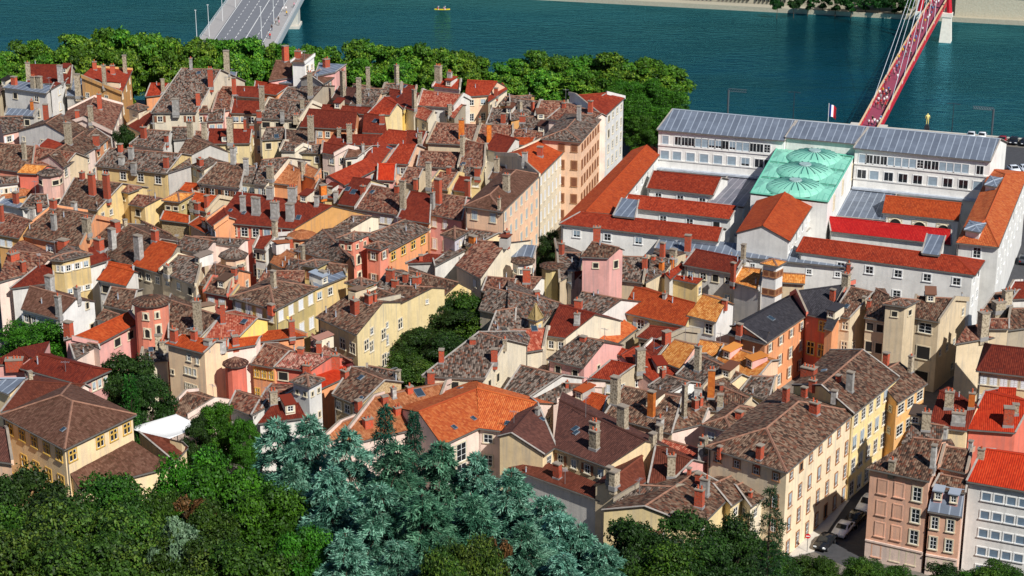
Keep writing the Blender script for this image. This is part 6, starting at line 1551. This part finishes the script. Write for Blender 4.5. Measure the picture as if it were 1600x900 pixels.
def make_kind(k, mats, H, Rr, z0, nb_, nleaf, size, bark, variants=3, seed=0):
    out = []
    for v in range(variants):
        cm, cs = crown_broad(k+'_crown', seed+v*17+1, H, Rr, z0, nb_, nleaf, size, mats)
        tm = trunk_mesh(k+'_trunk', H, .32*H/14, [c for c in cs[::max(1, len(cs)//9)]], bark, np.random.default_rng(seed+v))
        out.append((cm, tm))
    KIND[k] = (H, Rr, out)
make_kind('plane', PLANE, 15, 6, 3.0, 60, 14000, .36, BARKP, 4, 100)
make_kind('maple', lm('2A4A10', '365814', '42661A', '223C0E', '506E1E'), 15, 6.5, 2.5, 70, 42000, .2, BARK, 3, 200)
make_kind('olive', lm('2C4612', '3A5818', '486820', '22360E', '586E24'), 13, 6.5, 2.5, 70, 42000, .2, BARK, 2, 300)
make_kind('dark', lm('20380F', '2C4816', '38561E', '182E0E'), 14, 6, 2.0, 56, 36000, .2, BARK, 3, 400)
make_kind('bright', lm('2E5A0E', '3C6C14', '4A7E1A', '24480C'), 15, 6.5, 2.0, 70, 44000, .2, BARK, 2, 500)
make_kind('silver', lm('647E5C', '7C9474', '4C6848'), 6, 3.4, .8, 34, 14000, .18, BARK, 1, 600)
make_kind('russet', lm('5A3A20', '6E4A2A', '4A3A20'), 9, 3.2, 2.0, 24, 6000, .2, BARK, 1, 700)
make_kind('bush', lm('16340E', '1F4414', '295218'), 5, 3.2, .4, 26, 6000, .26, BARK, 2, 800)
def tree(kind, top, H, Rr, label, name, group=None, rnd=random):
    H0, R0_, vs_ = KIND[kind]; cm, tm = rnd.choice(vs_)
    root = thing(name, label, 'tree', (top.x, top.y, top.z-H), group); rz = rnd.uniform(0, 6.28)
    for nm, me in (('crown', cm), ('trunk', tm)):
        o = bpy.data.objects.new(nm, me); COL.objects.link(o); o.parent = root; o.rotation_euler = (0, 0, rz); o.scale = (Rr/R0_, Rr/R0_, H/H0)
    return root
# ---- cedars and other conifers
def conifer(name, seed, H, Rr, mats, nlev, per, droop, upturn=.25, spray=.55, dens=1.0):
    rng = np.random.default_rng(seed); Cs, Ts, Ns, W_ = [], [], [], []; mb = MB()
    mb.tube([(0, 0, -2), (0, 0, H*.5), (.05, 0, H*.99)], [H*.022, H*.015, .03], 7)
    for L in range(nlev):
        f = 1-(1-(L+.5)/nlev)**1.45; z = H*(.12+.87*f)
        ln0 = Rr*((1-f)**.55)*(.8+.3*math.sin(L*1.9+seed))+.25
        for k in range(max(3, int(per*(1-f*.45)))):
            az = 2*PI*(k/per)+L*2.4+rng.normal(0, .25); ln = ln0*rng.uniform(.5, 1.25)
            dx, dy = math.cos(az), math.sin(az); pts = []
            for s in np.linspace(0, 1, 9):
                pts.append((dx*ln*s, dy*ln*s, z+ln*(upturn*s-droop*s*s)))
            mb.tube(pts[::2], [max(.02, .016*ln*(1-q*.24)) for q in range(5)], 4, caps=False)
            pts = np.array(pts)
            nt = max(5, int(ln*5.5))
            for q in range(nt):
                s = .12+.88*(q+rng.random())/nt; i = min(7, int(s*8)); p = pts[i]+(pts[i+1]-pts[i])*(s*8-i)
                sl_ = (1.25-.55*s)*min(1.7, .35*ln+.35)*rng.uniform(.6, 1.1); sd2 = 1 if q % 2 else -1
                a2 = az+sd2*rng.uniform(.5, 1.15); tdir = np.array([math.cos(a2), math.sin(a2), .05-droop*.5*s])
                nn = max(4, int(9*dens*sl_)+3)
                u = rng.uniform(.05, 1, nn)[:, None]; P = p+tdir*sl_*u; P[:, 2] -= .35*sl_*u[:, 0]**2*(.5+droop); P += rng.normal(0, .05, P.shape)
                dirs = unit(tdir+rng.normal(0, .55, (nn, 3))+np.array([0, 0, -.15])); Cs.append(P); Ts.append(dirs); W_.append(np.full(nn, rng.integers(0, len(mats))))
    C, T, wm = np.concatenate(Cs), np.concatenate(Ts), np.concatenate(W_); n = len(C)
    B = unit(np.cross(T, np.array([0, 0, 1.0])+rng.normal(0, .5, (n, 3)))); ln = (spray*rng.uniform(.6, 1.4, n))[:, None]; wd = (spray*.10*rng.uniform(.7, 1.4, n))[:, None]
    V = np.stack([C-B*wd*.6, C+T*ln*.55-B*wd, C+T*ln, C+T*ln*.5+B*wd], 1).reshape(-1, 3)
    mi = np.clip(wm+rng.integers(-1, 2, n), 0, len(mats)-1)
    return np_mesh(name+'_crown', V, 4, mats, mi), mb.mesh(name+'_trunk', [BARK], merge=False)
CED = lm('2A5240', '427058', '5E9078', '88B69C')
CEDG = lm('20442E', '305C42', '48785A', '6C9A78')
KIND['cedar'] = (20, 6, [conifer('cedar', s, 20, 6, CED, 18, 9, .62, .30, .5, 4.0) for s in (1, 2, 3)])
KIND['greencedar'] = (20, 6, [conifer('greencedar', s, 20, 6, CEDG, 18, 9, .60, .30, .5, 4.0) for s in (11, 12)])
KIND['fir'] = (18, 3.6, [conifer('fir', s, 18, 3.6, lm('1C4A34', '28604A', '163C2A'), 30, 7, .45, .1) for s in (21, 22)])
KIND['pine'] = (14, 4, [conifer('pine', 31, 14, 4, lm('1A3416', '26461E', '142A12'), 16, 5, .3, .3)])
KIND['cypress'] = (9, 1.0, [conifer('cypress', 41, 9, .9, lm('2A5A1C', '3A7024', '1E4814'), 26, 7, -.9, .9, .4)])
rt = random.Random(3)
# plane trees along the quay, traced crown tops
PLT = [(5, 72, 24), (35, 58, 26), (60, 62, 20), (85, 72, 22), (118, 52, 28), (152, 48, 28), (185, 52, 26), (222, 50, 30), (255, 52, 26), (282, 66, 22), (308, 62, 24), (335, 62, 26), (365, 58, 26), (395, 62, 24), (432, 66, 22),
 (455, 62, 24), (482, 68, 24), (508, 72, 24), (545, 66, 26), (580, 68, 26), (612, 72, 24), (640, 68, 26), (668, 74, 24), (700, 78, 26), (725, 88, 20), (745, 84, 20), (790, 92, 22), (815, 88, 26), (842, 84, 24), (868, 90, 24), (898, 86, 28), (930, 90, 26), (958, 84, 28), (985, 92, 28), (1010, 100, 28), (1042, 100, 30)]
for i, (px, py, rp) in enumerate(PLT):
    y = (441 if px < 900 else 441-(px-900)*.06)+rt.uniform(-3, 1); top = at_y(px, py+rt.choice([-5, -2, 0, 3, 7]), y); base = 0; sc_ = px_scale(top)
    tree('plane', top, max(9, top.z-0), rp/sc_*1.4, 'broad yellow green plane tree in the long row along the river quay', 'plane_tree', 'plane trees along the river quay', rt)
for i, (px, py, rp) in enumerate(PLT[::2]):
    top = at_y(px+9, py+24, 432); tree('plane', top, max(8, top.z), rp/px_scale(top)*1.3, 'lower green plane tree in the inner row behind the riverside houses', 'plane_tree', 'plane trees of the inner quay row', rt)
for (px, py, y, rp) in ((950, 110, 432, 34), (985, 125, 425, 38), (1020, 125, 424, 40), (1050, 140, 416, 34), (990, 150, 412, 40), (1025, 165, 404, 36), (960, 130, 424, 30), (1065, 165, 404, 18), (1000, 180, 400, 26), (900, 105, 436, 28), (925, 118, 432, 28)):
    top = at_y(px, py, y); tree('plane' if px < 940 else 'bright', top, max(8, top.z), rp/px_scale(top), 'large green plane tree of the dense clump at the end of the quay row', 'plane_tree', 'plane trees clumped beside the courthouse', rt)
for (px, py, y, rp, k, lab, nm) in (
    (50, 500, 268, 58, 'bright', 'round green tree behind the dark red hipped roof at the left edge', 'broadleaf_tree'),
    (192, 548, 250, 46, 'dark', 'feathery dark tree between the rose house and the peach yellow palace', 'broadleaf_tree'),
    (232, 588, 243, 40, 'dark', 'rounded dark green tree in front of the peach yellow palace', 'broadleaf_tree'),
    (180, 585, 246, 30, 'dark', 'low dark tree beside the pink wall at the lower left', 'broadleaf_tree'),
    (640, 512, 274, 40, 'dark', 'dark spreading tree against the straw yellow gable', 'broadleaf_tree'),
    (690, 470, 281, 46, 'dark', 'tall dark courtyard tree right of the straw yellow gable', 'broadleaf_tree'),
    (738, 458, 284, 48, 'maple', 'bright green courtyard tree behind the big rough grey roof', 'broadleaf_tree'),
    (635, 555, 264, 32, 'olive', 'olive green bushy tree at the foot of the straw yellow gable', 'broadleaf_tree'),
    (700, 525, 268, 38, 'dark', 'shaded tree in the middle of the courtyard clump', 'broadleaf_tree'),
    (862, 362, 318, 22, 'dark', 'dark tree in the gap between cream apartment block and courthouse', 'broadleaf_tree'),
    (848, 385, 312, 15, 'dark', 'low dark bushy tree at the foot of the cream apartment block', 'broadleaf_tree'),
    (190, 198, 375, 21, 'dark', 'small dark courtyard tree among the upper left roofs', 'broadleaf_tree'),
    (335, 632, 238, 36, 'bright', 'small dark green tree right of the white shade sail', 'broadleaf_tree'),
    (306, 650, 236, 24, 'dark', 'low green tree at the edge of the shade sail', 'broadleaf_tree'),
    (378, 655, 234, 26, 'bright', 'low bright tree beside the deep red roof', 'broadleaf_tree')):
    top = at_y(px, py, y); H = max(5, top.z-gz(top.x, y)); tree(k, top, H, rp/px_scale(top)*(1.3 if 600 < px < 760 else 1.08), lab, nm, None, rt)
top = at_y(203, 596, 240); tree('cypress', top, max(7, top.z), 1.1, 'slim green cypress in front of the rounded dark tree', 'cypress_tree', None, rt)
# hillside trees in the foreground
FG = [  # px, py of the top, distance, crown radius px, kind, label
 (62, 735, 186, 75, 'dark', 'dark green tree below the yellow villa at the left'), (172, 742, 184, 78, 'maple', 'green tree in front of the brown tiled annex'), (-10, 742, 184, 60, 'dark', 'dark tree at the left edge under the yellow villa'),
 (245, 765, 176, 62, 'maple', 'green tree below the large roof light'), (300, 700, 190, 70, 'bright', 'tall bright green tree left of the blue cedars'), (365, 725, 178, 90, 'bright', 'big bright green tree touching the blue cedars'), (415, 770, 166, 80, 'bright', 'bright green tree in front of the first cedar'),
 (100, 800, 162, 95, 'olive', 'yellowish green tree in the lower left corner'), (10, 800, 165, 80, 'maple', 'green tree at the left edge of the foreground'), (195, 805, 160, 80, 'olive', 'olive green tree in the lower left foreground'), (25, 845, 150, 90, 'olive', 'yellowish tree filling the bottom left corner'),
 (290, 840, 150, 80, 'olive', 'olive tree at the bottom below the silvery bush'), (390, 850, 148, 90, 'maple', 'green tree at the bottom left of the cedars'), (150, 850, 148, 90, 'olive', 'broad olive tree at the bottom edge'), (330, 790, 162, 60, 'maple', 'mid green tree behind the silvery bush'),
 (470, 830, 150, 60, 'bright', 'dense bright bushy tree under the cedars'),
 (740, 850, 146, 60, 'olive', 'olive brown tree at the bottom right of the cedars'), (690, 872, 142, 50, 'olive', 'low olive tree at the bottom centre'),
 (1000, 815, 172, 62, 'dark', 'dark thin tree right of the cedars'), (1075, 810, 176, 70, 'dark', 'dark green tree in front of the yellow gables'), (1140, 815, 178, 52, 'dark', 'dark tree below the yellow gables'), (1040, 855, 160, 70, 'maple', 'green tree at the bottom right of centre'), (1120, 858, 160, 66, 'dark', 'shaded tree at the bottom right of centre'),
 (950, 850, 160, 50, 'dark', 'small dark tree between cedars and yellow gables'),
 (1185, 850, 196, 50, 'maple', 'green tree at the corner of the tan street block'), (1280, 872, 196, 40, 'maple', 'low tree at the street entrance'), (1345, 872, 196, 34, 'maple', 'low tree at the foot of the orange corner house'), (1235, 875, 196, 40, 'dark', 'dark low tree beside the street corner'),
 (1400, 888, 196, 36, 'maple', 'tree top below the orange facade'), (1470, 885, 196, 40, 'dark', 'tree top below the narrow orange house'), (1560, 880, 196, 44, 'maple', 'tree top in front of the white modern block'), (1520, 893, 196, 30, 'bright', 'small green tree top at the bottom right')]
for i, (px, py, y, rp, k, lab) in enumerate(FG):
    top = at_y(px, py, y); H = max(6, top.z-gz(top.x, y)+.5); tree(k, top, H, rp/px_scale(top)*1.08, lab, 'broadleaf_tree', None, rt)
for (px, py, y, rp, k, lab, nm) in ((272, 812, 152, 44, 'silver', 'silvery grey leaved bush in the lower left trees', 'silver_bush'), (778, 838, 150, 26, 'russet', 'russet brown dying tree among the cedars', 'broadleaf_tree'), (300, 770, 168, 34, 'russet', 'reddish brown patchy tree in the lower left wood', 'broadleaf_tree')):
    top = at_y(px, py, y); tree(k, top, max(4, min(9, top.z-gz(top.x, y)+.5)), rp/px_scale(top), lab, nm, None, rt)
CE = [(432, 655, 186, 80, 'cedar', 'tall blue cedar at the left of the cedar grove'), (482, 650, 184, 74, 'cedar', 'blue cedar second from the left, behind the grove'), (545, 668, 178, 70, 'cedar', 'blue grey cedar in front of the rusty roof end'),
 (600, 632, 190, 40, 'fir', 'narrow dark green fir rising before the rusty roof'), (646, 642, 188, 34, 'fir', 'narrow fir just left of the orange roofed wing'), (620, 690, 176, 70, 'greencedar', 'green cedar in the middle of the grove'), (690, 692, 180, 78, 'greencedar', 'broad green cedar under the large orange roof'),
 (515, 730, 166, 74, 'cedar', 'pointed blue cedar in the front row of the grove'), (590, 755, 160, 78, 'cedar', 'blue grey cedar with drooping boughs in the front'), (660, 770, 158, 80, 'greencedar', 'green cedar with drooping boughs at the front'), (745, 708, 178, 62, 'cedar', 'silvery cedar against the long white wall'),
 (800, 735, 172, 72, 'cedar', 'silvery blue cedar right of centre'), (855, 775, 166, 70, 'cedar', 'silvery cedar below the white wall'), (735, 770, 160, 74, 'greencedar', 'deep green cedar right of the front row'), (905, 820, 160, 62, 'cedar', 'silvery cedar at the right end of the grove'),
 (820, 815, 154, 72, 'cedar', 'pale blue cedar at the bottom right of the grove'), (540, 830, 148, 66, 'cedar', 'blue cedar low in front of the grove'), (620, 845, 146, 66, 'cedar', 'cedar at the bottom edge in the centre'), (880, 865, 150, 60, 'cedar', 'cedar boughs at the bottom edge right of centre'),
 (455, 720, 172, 56, 'cedar', 'cedar between bright green tree and grove'), (700, 835, 149, 55, 'greencedar', 'low green cedar at the bottom centre'),
 (940, 850, 156, 62, 'cedar', 'pale blue cedar at the far right end of the grove'), (870, 800, 160, 66, 'cedar', 'silvery cedar filling the right half of the grove'),
 (1205, 760, 186, 36, 'pine', 'dark pine in front of the tan street block'), (1170, 800, 182, 30, 'pine', 'thin dark pine before the yellow gables')]
for (px, py, y, rp, k, lab) in CE:
    top = at_y(px, py, y); H = max(8, top.z-gz(top.x, y)+.5); nm = {'fir': 'fir_tree', 'pine': 'pine_tree'}.get(k, 'cedar_tree'); tree(k, top, H, rp/px_scale(top)*(1.4 if 'cedar' in k else 1.1), lab, nm, None, rt)
# shrubs on the far landing ledge
for (px, py, rp) in ((1214, 12, 12), (1240, 11, 13), (1262, 8, 14), (1285, 6, 14), (1305, 9, 16), (1330, 10, 18), (1352, 8, 18), (1375, 10, 18), (1398, 12, 18), (1415, 14, 14)):
    q = at(px, py+10, -3.6); tree('bush', q+Z*5.2, 5.2, rp/px_scale(q), 'dark green shrub on the far quay ledge left of the bridge pier', 'shrub', 'shrubs along the far quay', rt)
# dense wood out of view on the far embankment, added for its dark reflection
mb_V = []; rng = np.random.default_rng(9); n = 16000
s = rng.uniform(-320, 260, n); bk = rng.uniform(10, 22, n); zz = 3+23*rng.random(n)**.8*(.8+.2*np.sin(s*.35))
C = np.stack([f1.x+fd.x*s+fn.x*bk, f1.y+fd.y*s+fn.y*bk, zz], 1); V = leaves(C, np.tile(np.array([0, -.6, .5]), (n, 1)), 1.3, 1.0, rng)
tb = bpy.data.objects.new('tree_belt', np_mesh('tree_belt', V, 4, lm('16340E', '1F4414', '295218'), rng.integers(0, 3, n))); COL.objects.link(tb); tb['kind'] = 'stuff'
# undergrowth on the slope
n = 26000; x = rng.uniform(-75, 85, n); y = rng.uniform(112, 203, n); z = (206-y)*.42+rng.uniform(.1, 2.6, n)
V = leaves(np.stack([x, y, z], 1), np.tile(np.array([0, -.2, 1.0]), (n, 1)), .5, 1.0, rng)
ug = bpy.data.objects.new('undergrowth', np_mesh('undergrowth', V, 4, lm('142E0C', '1C3A12', '24461A'), rng.integers(0, 3, n))); COL.objects.link(ug); ug['kind'] = 'stuff'
# ------------------------------------------------------------------ light
SUN_EL, SUN_AZ = math.radians(44), math.atan2(.58, -.815)
sd = Vector((math.sin(SUN_AZ)*math.cos(SUN_EL), math.cos(SUN_AZ)*math.cos(SUN_EL), math.sin(SUN_EL)))
sl = bpy.data.lights.new("sun", 'SUN'); sl.energy = 5.0; sl.angle = math.radians(.5); sl.color = (1, .97, .93)
so = bpy.data.objects.new("sun", sl); COL.objects.link(so); so.rotation_euler = sd.to_track_quat('Z', 'Y').to_euler(); so.location = (200, 100, 300)
w = bpy.data.worlds.new("World"); scene.world = w; w.use_nodes = True
nt = w.node_tree; sk = nt.nodes.new('ShaderNodeTexSky'); sk.sky_type = 'NISHITA'; sk.sun_disc = False
sk.sun_elevation = SUN_EL; sk.sun_rotation = SUN_AZ; sk.altitude = 3000; sk.air_density = 1.0; sk.dust_density = 0; sk.ozone_density = 4
nt.links.new(sk.outputs[0], nt.nodes['Background'].inputs[0]); nt.nodes['Background'].inputs[1].default_value = .082
vs = scene.view_settings; vs.view_transform = 'Standard'; vs.look = 'None'; vs.exposure = .2; vs.gamma = 1; vs.use_curve_mapping = False
scene.cycles.max_bounces = 6; scene.cycles.diffuse_bounces = 3; scene.cycles.use_denoising = True
